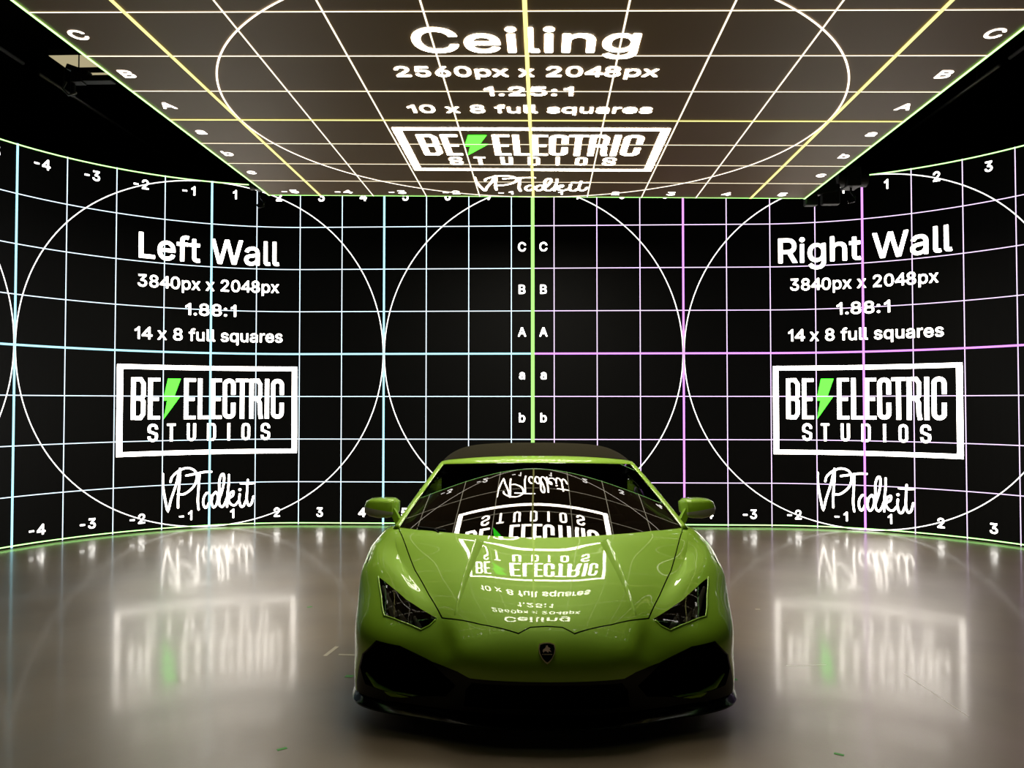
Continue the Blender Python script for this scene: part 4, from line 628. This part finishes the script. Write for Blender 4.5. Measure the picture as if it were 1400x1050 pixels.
# headlights
def strip(mb, p0, p1, w0, w1, depth, sd, n=8):
    for i in range(n+1):
        t = i/n; x = p0[0]+(p1[0]-p0[0])*t; y = p0[1]+(p1[1]-p0[1])*t; wd = w0+(w1-w0)*t
        dx, dy = p1[0]-p0[0], p1[1]-p0[1]; L_ = math.hypot(dx, dy); ox, oy = dy/L_*wd/2, -dx/L_*wd/2
        for k, e in ((1, 0), (.6, .006), (-.6, .006), (-1, 0)):
            p, nn = drop(x+ox*k, y+oy*k); q = p-nn*(depth-e); mb.v.append((q.x*sd, q.y, q.z))
    b0 = len(mb.v)-4*(n+1)
    for i in range(n):
        for j in range(3): mb.f.append((b0+4*i+j, b0+4*i+j+1, b0+4*i+5+j, b0+4*i+4+j))
for sd, ms in ((1, 0), (-1, -1)):
    H = recess('headlight', grp['lamp'], .05, M['black_matt'], CAR, ms, .04)
    mb = MB(); strip(mb, (.822, .535), (.725, .325), .014, .034, .016, sd); mb.build('light_blade', M['lamp_grey'], H, True)
    mb = MB(); strip(mb, (.715, .360), (.672, .292), .010, .030, .016, sd, 5); mb.build('light_blade', M['lamp_grey'], H, True)
    mb = MB(); strip(mb, (.630, .315), (.598, .256), .012, .030, .018, sd, 5); mb.build('light_blade', M['lamp_grey'], H, True)
    mb = MB(); strip(mb, (.655, .345), (.645, .275), .030, .03, .034, sd, 5); mb.build('lamp_divider', M['black_gloss'], H, True)
    mb = MB(); rp = []
    for i in range(0, 8):
        a_, b_ = LAMP[i], LAMP[i+1]
        for k in range(5): p, nn = drop(a_[0]+(b_[0]-a_[0])*k/5, a_[1]+(b_[1]-a_[1])*k/5); rp.append(((p.x)*sd, p.y, p.z+.0005))
    mb.tube(rp, .0042, 8); mb.build('lamp_highlight_bead', M['paint'], H, True)  # bead added along the lamp edge so that the edge shows a highlight
    faces_mesh('cover_glass', grp['lamp'], M['lamp_glass'], H, ms, off=.0005)
# splitter
prof = [(0, .085), (.2, .09), (.40, .13), (.57, .19), (.72, .24), (.84, .30), (.915, .38), (.948, .50), (.957, .62)]
pp = spline(prof, 6)
mb = MB(); full = [(-x, t) for x, t in pp[::-1]][:-1]+pp; n = len(full)
for x, t in full:
    k = 1-min(1, abs(x)/.95)*.7
    mb.v += [(x*1.0, t-.055*k-.012, .075), (x*1.003, t-.06*k-.014, .085), (x, t-.05*k, .098), (x*.985, t+.03, .125), (x*.96, t+.06, .085)]
for i in range(n-1):
    for j in range(5): mb.f.append((5*i+j, 5*i+(j+1) % 5, 5*i+5+(j+1) % 5, 5*i+5+j))
mb.f += [(0, 1, 2, 3, 4), tuple(5*(n-1)+q for q in (4, 3, 2, 1, 0))]
auto_smooth(mb.build('front_splitter', M['black_gloss'], CAR), 40)
# winglet in each corner intake
for sd in (1, -1):
    pts = [(.47, .165, .165), (.60, .215, .150), (.72, .245, .155), (.80, .29, .175), (.86, .34, .22)]
    mb = MB(); ps = []
    for x, t, z in pts: ps.append((x*sd, t-.004, z))
    mb.tube(ps, .012, 8, True, [.004, .011, .014, .014, .005]); mb.build('intake_blade', M['paint'], CAR, True)
# flat underbody plate, put in to block light under the car
mb = MB(); outl = [(x*.96, t+.02) for x, t in pp]+[(.90, 1.3), (.89, 3.8), (.6, 4.1), (0, 4.15)]
full = [(-x, t) for x, t in outl[::-1]][:-1]+outl
mb.add([(x, t, .115) for x, t in full]+[(x, t, .135) for x, t in full], [tuple(range(len(full))), tuple(range(len(full), 2*len(full)))]+[(i, (i+1) % len(full), len(full)+(i+1) % len(full), len(full)+i) for i in range(len(full))])
mb.build('light_block_pan', M['black_matt'], CAR)
# windscreen and greenhouse
def scr(s, v, off=0.):
    b = Vector((.818*s, (.83+.22*s*s+.02*s**4), .7725+.037*s*s)); h = Vector((.640*s, 1.752+.125*s*s, 1.127-.020*s*s))
    p = b.lerp(h, v)+Vector((0, -.35, 1)).normalized()*(.010*4*v*(1-v)*(1-s*s*.3))
    return p+Vector((0, -.36, .93))*off
ns, nv = 48, 30
v = [scr(-1+2*i/ns, j/nv) for j in range(nv+1) for i in range(ns+1)]
f = [(j*(ns+1)+i, j*(ns+1)+i+1, (j+1)*(ns+1)+i+1, (j+1)*(ns+1)+i) for j in range(nv) for i in range(ns)]
ws = mesh('windscreen', v, f, M['glass'], CAR, True)
# cowl panel and wiper under the glass base
mb = MB()
for i in range(ns+1):
    s = -1+2*i/ns; p = scr(s*.985, .0); mb.v += [(p.x, p.y+.004, p.z-.004), (p.x, p.y+.03, p.z-.06), (p.x*.97, p.y+.20, p.z-.055)]
for i in range(ns): mb.f += [(3*i+j, 3*i+3+j, 3*i+4+j, 3*i+1+j) for j in range(2)]
mb.build('cowl_panel', M['black_matt'], CAR, True)
mb = MB(); mb.tube([tuple(scr(-.86+.20*i/10, .022+.010*(i/10), .006)) for i in range(11)], .005, 6)
mb.tube([tuple(scr(-.74, .028, .006)), tuple(scr(-.70, .0, .003))], .005, 6); mb.build('wiper', M['black_matt'], CAR, True)
# pillars
for sd in (1, -1):
    mb = MB(); n = 24
    for i in range(n+1):
        t = -0.04+1.045*i/n; p = scr(sd, max(t, 0)) if t >= 0 else scr(sd, 0)+(scr(sd, .05)-scr(sd, 0))*(t/.05)
        q = scr(sd*.985, max(t, 0)) if t >= 0 else p
        ox = sd
        w_ = .024-.004*t
        mb.v += [(p.x-ox*.012, p.y-.004, p.z+.004), (p.x+ox*w_*.35, p.y+.000, p.z+.012), (p.x+ox*w_*.8, p.y+.014, p.z+.008), (p.x+ox*w_, p.y+.035, p.z-.004), (p.x+ox*w_*.9, p.y+.06, p.z-.02), (p.x-ox*.01, p.y+.05, p.z-.02)]
    for i in range(n):
        for j in range(6): mb.f.append((6*i+j, 6*i+(j+1) % 6, 6*i+6+(j+1) % 6, 6*i+6+j))
    mb.f += [tuple(range(6)), tuple(range(6*n, 6*n+6))]
    auto_smooth(mb.build('windscreen_pillar', M['paint'], CAR), 60)
# header rail
mb = MB(); n = 48
for i in range(n+1):
    s = -1+2*i/n; p = scr(s, 1); e = 1-abs(s)**6
    for dy, dz in ((-.012, -.008), (-.004, .004), (.03, .018), (.075, .030), (.11, .034), (.11, .0), (.0, -.02)):
        xx = p.x*(1+.02*(1 if dy > 0 else 0)); mb.v.append((xx, p.y+dy*(.55+.45*e), p.z+dz*(.35+.65*e)))
for i in range(n):
    for j in range(7): mb.f.append((7*i+j, 7*i+(j+1) % 7, 7*i+7+(j+1) % 7, 7*i+7+j))
mb.f += [tuple(range(7)), tuple(range(7*n, 7*n+7))]
auto_smooth(mb.build('header_rail', M['paint'], CAR), 60)
# soft top: rows from header to rear deck
RT = [[(0, 1.865, 1.160), (.30, 1.875, 1.156), (.52, 1.90, 1.143), (.62, 1.945, 1.125), (.665, 1.975, 1.095), (.68, 1.99, 1.06)],
      [(0, 2.10, 1.200), (.30, 2.10, 1.195), (.50, 2.11, 1.178), (.60, 2.12, 1.150), (.665, 2.13, 1.105), (.69, 2.14, 1.05)],
      [(0, 2.40, 1.222), (.30, 2.40, 1.216), (.48, 2.40, 1.200), (.58, 2.40, 1.168), (.655, 2.40, 1.115), (.695, 2.40, 1.045)],
      [(0, 2.75, 1.185), (.28, 2.75, 1.180), (.45, 2.75, 1.162), (.56, 2.75, 1.125), (.65, 2.75, 1.06), (.70, 2.75, .99)],
      [(0, 3.10, 1.06), (.26, 3.10, 1.055), (.42, 3.10, 1.04), (.54, 3.10, 1.01), (.64, 3.08, .95), (.71, 3.05, .90)],
      [(0, 3.42, .90), (.25, 3.42, .895), (.42, 3.41, .89), (.54, 3.40, .88), (.65, 3.36, .865), (.73, 3.30, .845)]]
PT = np.array(RT, float); QT = solve(PT); GT = evalsurf(QT, np.linspace(0, 5, 41), np.linspace(0, 5, 41)); GT[:, 0, 0] = 0
v = [tuple(p) for r in GT for p in r]; m0 = len(v); v += [(-p[0], p[1], p[2]) for p in v]
f = [(i*41+j, (i+1)*41+j, (i+1)*41+j+1, i*41+j+1) for i in range(40) for j in range(40)]; f += [tuple(q+m0 for q in a)[::-1] for a in f]
mesh('soft_top', v, f, M['fabric'], CAR, True)
# side windows
for sd in (1, -1):
    lo = [(.835, 1.12, .80), (.825, 1.5, .795), (.80, 1.9, .795), (.79, 2.3, .80), (.77, 2.7, .83)]
    hi = [(.800, 1.20, .85), (.735, 1.55, .985), (.69, 1.99, 1.075), (.695, 2.38, 1.05), (.71, 2.75, .985)]
    lo = spline(lo, 5); hi = spline(hi, 5); v = []
    for a, b in zip(lo, hi): v += [(a[0]*sd, a[1], a[2]), ((a[0]+b[0])/2*sd+sd*.012, (a[1]+b[1])/2, (a[2]+b[2])/2), (b[0]*sd, b[1], b[2])]
    mesh('side_window', v, [(3*i+j, 3*i+3+j, 3*i+4+j, 3*i+1+j) for i in range(len(lo)-1) for j in range(2)], M['side_glass'], CAR, True)
# cabin
mb = MB()
pts = [(.95, .72), (1.05, .765), (1.35, .80), (1.50, .79), (1.56, .72), (1.58, .45), (1.0, .40)]
for x in (-.74, .74): mb.v += [(x, a, b-.015) for a, b in pts]
k = len(pts); mb.f += [(i, (i+1) % k, k+(i+1) % k, k+i) for i in range(k)]+[tuple(range(k)), tuple(range(k, 2*k))]
dash = mb.build('dashboard', M['leather'], CAR)
mb = MB(); mb.box((.36, 1.44, .80), (.34, .12, .05)); mb.build('instrument_hood', M['leather'], dash, bevel=.015)
mb = MB(); mb.box((0, 2.0, .25), (1.5, 1.6, .1)); mb.box((0, 2.72, .62), (1.45, .06, .70)); mb.box((0, 2.1, .36), (.22, 1.2, .2)); mb.build('cabin_tub', M['leather'], CAR)
for sd in (1, -1):
    s = empty('seat', (.36*sd, 2.15, .30), CAR)
    mb = MB(); mb.box((0, -.05, .06), (.48, .50, .14)); mb.build('seat_cushion', M['leather'], s, bevel=.04)
    mb = MB(); mb.box((0, .32, .36), (.46, .12, .60), Matrix.Rotation(-.28, 3, 'X')); mb.build('seat_back', M['leather'], s, bevel=.04)
    mb = MB(); mb.box((0, .43, .70), (.26, .09, .16), Matrix.Rotation(-.28, 3, 'X')); mb.build('headrest', M['leather'], s, bevel=.03)
mb = MB(); R_ = Matrix.Rotation(math.radians(-68), 3, 'X')
mb.tube([tuple(R_ @ Vector((.175*math.cos(2*PI*i/32), .175*math.sin(2*PI*i/32), 0))+Vector((.36, 1.72, .74))) for i in range(33)], .014, 8, False)
for a in (0, 180, 270):
    mb.tube([tuple(R_ @ Vector((r_*math.cos(math.radians(a)), r_*math.sin(math.radians(a)), 0))+Vector((.36, 1.72, .74))) for r_ in (.02, .175)], .016, 6)
mb.tube([(.36, 1.73, .742), (.36, 1.58, .70)], .04, 12)
mb.build('steering_wheel', M['leather'], CAR, True)
mb = MB(); mb.box((0, 1.87, 1.045), (.22, .03, .06)); mb.tube([(0, 1.87, 1.05), (0, 1.86, 1.12)], .01, 6); mb.build('rear_view_mirror', M['black_matt'], CAR, bevel=.01)
# door mirrors
for sd in (1, -1):
    secs = [(.846, .862, .925, 1.250, 1.325), (.868, .846, .944, 1.205, 1.330), (.876, .842, .946, 1.192, 1.332), (.905, .838, .948, 1.185, 1.335), (.96, .836, .949, 1.185, 1.335), (1.01, .846, .945, 1.195, 1.332), (1.035, .862, .934, 1.212, 1.325), (1.047, .885, .915, 1.24, 1.31)]
    hs = empty('door_mirror', (.82*sd, 1.22, .79), CAR); o3 = Vector((.82*sd, 1.22, .79))
    def ring(x, z0, z1, t0, t1, n=20):
        r = []
        for k in range(n):
            a = 2*PI*k/n; c_, s_ = math.cos(a), math.sin(a)
            ex = .42; cc = math.copysign(abs(c_)**ex, c_); ss = math.copysign(abs(s_)**ex, s_)
            r.append(Vector((x*sd, (t0+t1)/2+cc*(t1-t0)/2+ss*.016, (z0+z1)/2+ss*(z1-z0)/2-(x-.95)*.0))-o3)
        return r
    n = 20; rings = [ring(*q) for q in secs]
    V_ = [p for r in rings for p in r]; F_ = [(i*n+k, i*n+(k+1) % n, (i+1)*n+(k+1) % n, (i+1)*n+k) for i in range(len(rings)-1) for k in range(n)]
    F_ += [tuple(range(n)), tuple(range((len(rings)-1)*n, len(rings)*n))]
    bmm = bmesh.new(); vv = [bmm.verts.new(p) for p in V_]; [bmm.faces.new([vv[i] for i in q]) for q in F_]
    bmesh.ops.recalc_face_normals(bmm, faces=bmm.faces)
    bmesh.ops.bisect_plane(bmm, geom=bmm.verts[:]+bmm.edges[:]+bmm.faces[:], plane_co=Vector((.86*sd, 1.2, .872))-o3, plane_no=Vector((.16*sd, 0, -1)).normalized()*-1)
    pn = Vector((.16*sd, 0, -1)).normalized()*-1; pc = Vector((.86*sd, 1.2, .872))-o3
    up, dn = [], []
    for f_ in bmm.faces: (up if (f_.calc_center_median()-pc).dot(pn) > 0 else dn).append(f_)
    bmm.verts.index_update()
    for nm, fs, mt in (('mirror_cap', up, M['paint']), ('mirror_underside', dn, M['mirror_grey'])):
        used = sorted({v_.index for f_ in fs for v_ in f_.verts}); mp_ = {q: i for i, q in enumerate(used)}; bmm.verts.ensure_lookup_table()
        o_ = mesh(nm, [bmm.verts[q].co for q in used], [[mp_[v_.index] for v_ in f_.verts] for f_ in fs], mt, hs, True); auto_smooth(o_, 42)
    bmm.free()
    mb = MB(); cx_ = .955*sd; mb.add([Vector((x*sd, 1.336, z))-o3 for x, z in ((.885, .850), (1.015, .858), (1.02, .930), (.885, .938))], [(0, 1, 2, 3)]); mb.build('mirror_glass', M['mirror_glass'], hs)
    mb = MB(); arm = [(.805, 1.16, .772), (.83, 1.185, .808), (.857, 1.215, .85), (.885, 1.24, .888)]
    for i, (x, t, z) in enumerate(arm):
        wd = (.045, .034, .032, .036)[i]
        for dx, dt in ((-.7, -1.1), (.7, -1.1), (.9, 0), (.7, 1.1), (-.7, 1.1), (-.9, 0)): mb.v.append(Vector(((x+dx*wd*.62)*sd, t+dt*wd*.8, z-dx*wd*.5))-o3)
    for i in range(3):
        for j in range(6): mb.f.append((6*i+j, 6*i+(j+1) % 6, 6*i+6+(j+1) % 6, 6*i+6+j))
    mb.f += [tuple(range(6)), tuple(range(18, 24))]
    auto_smooth(mb.build('mirror_arm', M['paint'], hs), 50)
# wheels
for tx in (.92, 3.42):
    for sd in (1, -1):
        hub = Vector((.80*sd, tx, .33)); wh = empty('wheel', hub, CAR); W = .125
        pr = [(-W+.02, .235), (-W, .26), (-W+.003, .30), (-W+.02, .322), (-.06, .33), (.06, .33), (W-.02, .322), (W-.003, .30), (W, .26), (W-.02, .235)]
        MB().lathe(pr, 56, closed=True).build('tyre', M['tyre'], wh, True)
        mb = MB(); mb.lathe([(W*sd*.95, .237), (W*sd*.9, .215), (-W*sd*.9, .215)], 48)
        for k in range(10):
            a = 2*PI*k/10+(.12 if k % 2 else -.12); c_, s_ = math.cos(a), math.sin(a)
            mb.tube([(W*sd*.55, .05*c_, .05*s_), (W*sd*.75, .14*c_, .14*s_), (W*sd*.85, .225*c_, .225*s_)], .012, 6)
        mb.tube([(W*sd*.4, 0, 0), (W*sd*.72, 0, 0)], .05, 20); auto_smooth(mb.build('rim', M['rim'], wh), 40)
        mb = MB(); mb.tube([(.01*sd, 0, 0), (.035*sd, 0, 0)], .18, 40); auto_smooth(mb.build('brake_disc', M['disc'], wh))
        mb = MB(); prf = [(-.16*sd, .36), (.135*sd, .365), (.14*sd, .372), (-.17*sd, .375)]
        n = 36
        for k in range(n+1):
            a = math.radians(-25+230*k/n)
            for (h_, r_) in prf: mb.v.append((h_, r_*math.cos(a), r_*math.sin(a)))
        for k in range(n):
            for j in range(4): mb.f.append((4*k+j, 4*k+(j+1) % 4, 4*k+4+(j+1) % 4, 4*k+4+j))
        lo_ = mb.build('wheel_arch_liner', M['void'], CAR); lo_.location = hub
# badge on the nose
hb = FULL.ray_cast(Vector((0.001, -1, .408)), Vector((0, 1, 0))); bp_, bn = hb[0], hb[1]
if bn.y > 0: bn = -bn
bn.x = 0; bn.normalize(); upv = (Vector((0, 0, 1))-bn*bn.z).normalized(); rx = Vector((1, 0, 0))
SH = [(-.036, .040), (-.018, .046), (0, .048), (.018, .046), (.036, .040), (.040, .020), (.036, -.004), (.024, -.028), (.010, -.044), (0, -.050), (-.010, -.044), (-.024, -.028), (-.036, -.004), (-.040, .020)]
BC = Vector((0, bp_.y, bp_.z))
B_ = empty('badge', BC, CAR)
def shield(nm, sc, e0, e1, mat, parent, pts=SH, sy=1., oy=0.):
    m_ = MB(); k = len(pts)
    for e in (e0, e1): m_.v += [rx*(x*sc)+upv*((y*sy)*sc+oy)+bn*e for x, y in pts]
    m_.f += [tuple(range(k)), tuple(range(k, 2*k))]+[(i, (i+1) % k, k+(i+1) % k, k+i) for i in range(k)]
    return auto_smooth(m_.build(nm, mat, parent), 30)
shield('badge_rim', .95, -.008, .006, M['gold'], B_)
shield('badge_field', .84, -.006, .0068, M['black_gloss'], B_)
m_ = MB(); BL = [(-.020, .006), (-.017, .014), (-.010, .018), (-.004, .026), (-.005, .031), (0, .030), (.004, .033), (.003, .027), (.008, .022), (.012, .022), (.015, .016), (.010, .014), (.016, .008), (.018, .002), (.012, .005), (.006, .006), (.006, -.001), (.001, .002), (-.004, .006), (-.012, .005), (-.016, -.001)]
tri = tessellate_polygon([[Vector((x, y, 0)) for x, y in BL]])
m_.add([rx*x+upv*y+bn*.0075 for x, y in BL], tri); m_.build('badge_bull', M['bull'], B_)
m_ = MB()
for i in range(11): m_.add([rx*(-.022+.0042*i+dx)+upv*(-.010+dy)+bn*.0075 for dx, dy in ((0, 0), (.0022, 0), (.0022, .004), (0, .004))], [(0, 1, 2, 3)])
m_.build('badge_band', M['gold'], B_)
bm.free()
# ------------------------------------------------------------------ tape marks on the floor
M['tape_white'] = pbr('cream_tape', (.62, .55, .44), .7)
M['tape_green'] = pbr('green_tape', (.10, .45, .08), .6)
M['scratch'] = pbr('pale_scratch', (.85, .80, .74), .35, spec=1.0)
def tape(nm, p0, p1, wd, mat, label, group=None, cat='tape'):
    a, b = Vector((*p0, 0)), Vector((*p1, 0)); c = (a+b)/2; d = (b-a); l = d.length; ang = math.atan2(d.y, d.x)
    o = MB().box((0, 0, .0006), (l, wd, .0012)).build(nm, mat); o.location = c; o.rotation_euler = (0, 0, ang)
    return tag(o, label, cat, group)
tape('floor_tape', (-1.214, 4.742), (-1.187, 4.928), .025, M['tape_white'], 'slanting strip of cream tape on the floor left of the car')
tape('floor_tape', (-1.138, 4.772), (-1.02, 4.765), .025, M['tape_white'], 'short cream tape strip touching the left flank of the car')
tape('floor_tape', (-1.005, 4.40), (-.96, 4.395), .035, M['tape_green'], 'small green tape square beside the front left corner of the car')
tape('floor_tape', (-1.075, 3.46), (-1.04, 3.485), .018, M['tape_green'], 'green tape scrap on the floor at the bottom left, nearest the viewer')
tape('floor_tape', (-1.65, 5.86), (-1.62, 5.88), .02, M['tape_green'], 'tiny green tape scrap left of the car below the wall')
tape('floor_tape', (1.135, 4.42), (1.16, 4.42), .025, M['tape_green'], 'tiny green tape scrap touching the right front corner of the car')
tape('floor_tape', (1.665, 5.915), (1.70, 5.915), .025, M['tape_white'], 'tiny cream tape scrap right of the car, level with its bonnet')
tape('floor_tape', (1.350, 3.51), (1.385, 3.49), .018, M['tape_green'], 'green tape scrap on the floor at the bottom right')
fl = bpy.data.objects['floor']
for p0, p1, wd in (((2.122, 4.557), (2.153, 3.936), .006), ((1.502, 4.661), (1.739, 4.681), .008)):
    a, b = Vector((*p0, 0)), Vector((*p1, 0)); d = b-a
    o = MB().box((0, 0, .0004), (d.length, wd, .0008)).build('floor_scratch', M['scratch'], fl); o.location = (a+b)/2; o.rotation_euler = (0, 0, math.atan2(d.y, d.x))
# ------------------------------------------------------------------ rigging above the screens
def pipe(x, y0, y1, label):
    r = empty('rigging_pipe', (x, (y0+y1)/2, 5.2)); l = (y1-y0)/2
    MB().tube([(0, -l, 0), (0, l, 0)], .020, 12).build('pipe_tube', M['pipe'], r, True)
    for y in (-l*.7, l*.7): MB().tube([(0, y, .0), (0, y, FH-5.2)], .007, 6).build('pipe_hanger', M['rig_black'], r)
    return tag(r, label, 'pipe')
pipe(-5.51, 5.2, 8.30, 'grey rigging pipe over the left wall, the nearer length')
pipe(-5.51, 8.58, 11.6, 'grey rigging pipe over the left wall, the farther length behind the clamp')
pipe(5.10, 5.2, 8.52, 'grey rigging pipe over the right wall, the nearer length')
pipe(5.10, 8.71, 11.6, 'grey rigging pipe over the right wall, the farther length')
M['tile_glow'] = emit('ceiling_tile_glow', (1.0, .86, .50), .20)  # ceiling tiles, not lamps; the light falling on them is put in as emission
for y0, y1, x1, lb in ((7.24, 7.51, -3.6, 'cream ceiling tile with added glow above the left edge of the overhead screen, upper one'), (7.64, 7.81, -3.6, 'narrow cream ceiling tile with added glow behind the clamp, lower one')):
    r = empty('glow_tile', ((-4.56+x1)/2, (y0+y1)/2, 4.80)); tag(r, lb, 'ceiling tile')
    MB().box((0, 0, .035), (x1+4.56, y1-y0, .06)).build('tile_back', M['rig_black'], r)
    MB().box((0, 0, .002), (x1+4.56-.01, y1-y0-.01, .004)).build('tile_glow_face', M['tile_glow'], r)
    MB().tube([(0, 0, .06), (0, 0, 1.68)], .008, 6).build('hanger_rod', M['rig_black'], r)
# clamp with a lamp hook
r = empty('rigging_clamp', (-3.86, 6.57, 4.30)); tag(r, 'black rigging clamp in front of the cream ceiling panel at upper left', 'clamp')
mb = MB(); mb.box((0, 0, .06), (.20, .07, .045), Matrix.Rotation(.35, 3, 'Y')); mb.box((.0, 0, 0.0), (.09, .09, .10)); mb.box((.12, .02, -.01), (.34, .09, .05)); mb.tube([(-.05, 0, -.01), (-.05, 0, -.16)], .022, 8); mb.build('clamp_jaw', M['rig_black'], r, bevel=.006)
mb = MB(); mb.tube([(-.09, -.03, -.04), (-.12, -.03, -.10), (-.07, -.03, -.16), (0, -.03, -.14)], .01, 8); mb.build('clamp_hook', M['pipe'], r, True)
mb = MB(); mb.tube([(0, 0, .05), (0, 0, 1.75)], .006, 6); mb.build('safety_wire', M['rig_black'], r)
def hoist(x, y, z, label, s=1):
    r = empty('chain_hoist', (x, y, z)); tag(r, label, 'hoist')
    b = MB().tube([(-.13*s, 0, .16), (.13*s, 0, .16)], .075*s, 20).build('hoist_motor', M['rig_black'], r); auto_smooth(b)
    MB().box((0, 0, .16), (.12*s, .17*s, .17*s)).build('hoist_body', M['rig_black'], r, bevel=.012)
    mb = MB()
    for i in range(14):
        a = i*.032; mb.tube([(.012*math.cos(q*PI/4)*(1 if i % 2 else .3), .012*math.cos(q*PI/4)*(.3 if i % 2 else 1), .24+a+.02*math.sin(q*PI/4)) for q in range(9)], .004, 5, False)
    mb.build('hoist_chain', M['rig_black'], r, True)
    MB().tube([(0, 0, .6), (0, 0, FH-z)], .006, 6).build('hoist_wire', M['rig_black'], r)
    mb = MB(); mb.tube([(0, 0, .08), (.0, 0, .02), (.035, 0, -.02), (.03, 0, -.07), (-.02, 0, -.08), (-.035, 0, -.05)], .012, 8); mb.build('hoist_hook', M['rim'], r, True)
    return r
hoist(-2.77, 7.95, 3.60, 'black chain hoist hanging at the far left corner of the overhead screen', .8)
hoist(3.19, 7.95, 3.60, 'black chain hoist at the far right corner of the overhead screen', 1.15)
r = empty('rigging_bracket', (2.84, 7.80, 3.66)); tag(r, 'black rigging bracket beside the chain hoist at the far right corner of the overhead screen', 'bracket')
mb = MB(); mb.box((0, 0, 0), (.27, .10, .20), Matrix.Rotation(-.15, 3, 'Y')); mb.box((-.10, 0, -.15), (.12, .08, .12)); mb.box((.09, 0, -.10), (.17, .08, .20)); mb.build('bracket_plate', M['rig_black'], r, bevel=.01)
MB().tube([(0, 0, .1), (0, 0, FH-3.62)], .008, 6).build('bracket_rod', M['rig_black'], r)
# hanging frame that carries the overhead screen
r = empty('screen_hanging_frame', (0, 5.7, 3.70)); tag(r, 'black steel frame carrying the overhead screen', 'frame')
mb = MB()
for x in (-2.3, -.8, .8, 2.3): mb.box((x, 0, .06), (.06, 4.2, .06))
for y in (-1.9, 0, 1.9): mb.box((0, y, .12), (5.2, .06, .06))
mb.build('frame_beams', M['rig_black'], r)
for x in (-2.3, 2.3):
    for y in (-1.9, 1.9): MB().tube([(x, y, .1), (x, y, FH-3.70)], .008, 6).build('frame_cable', M['rig_black'], r)
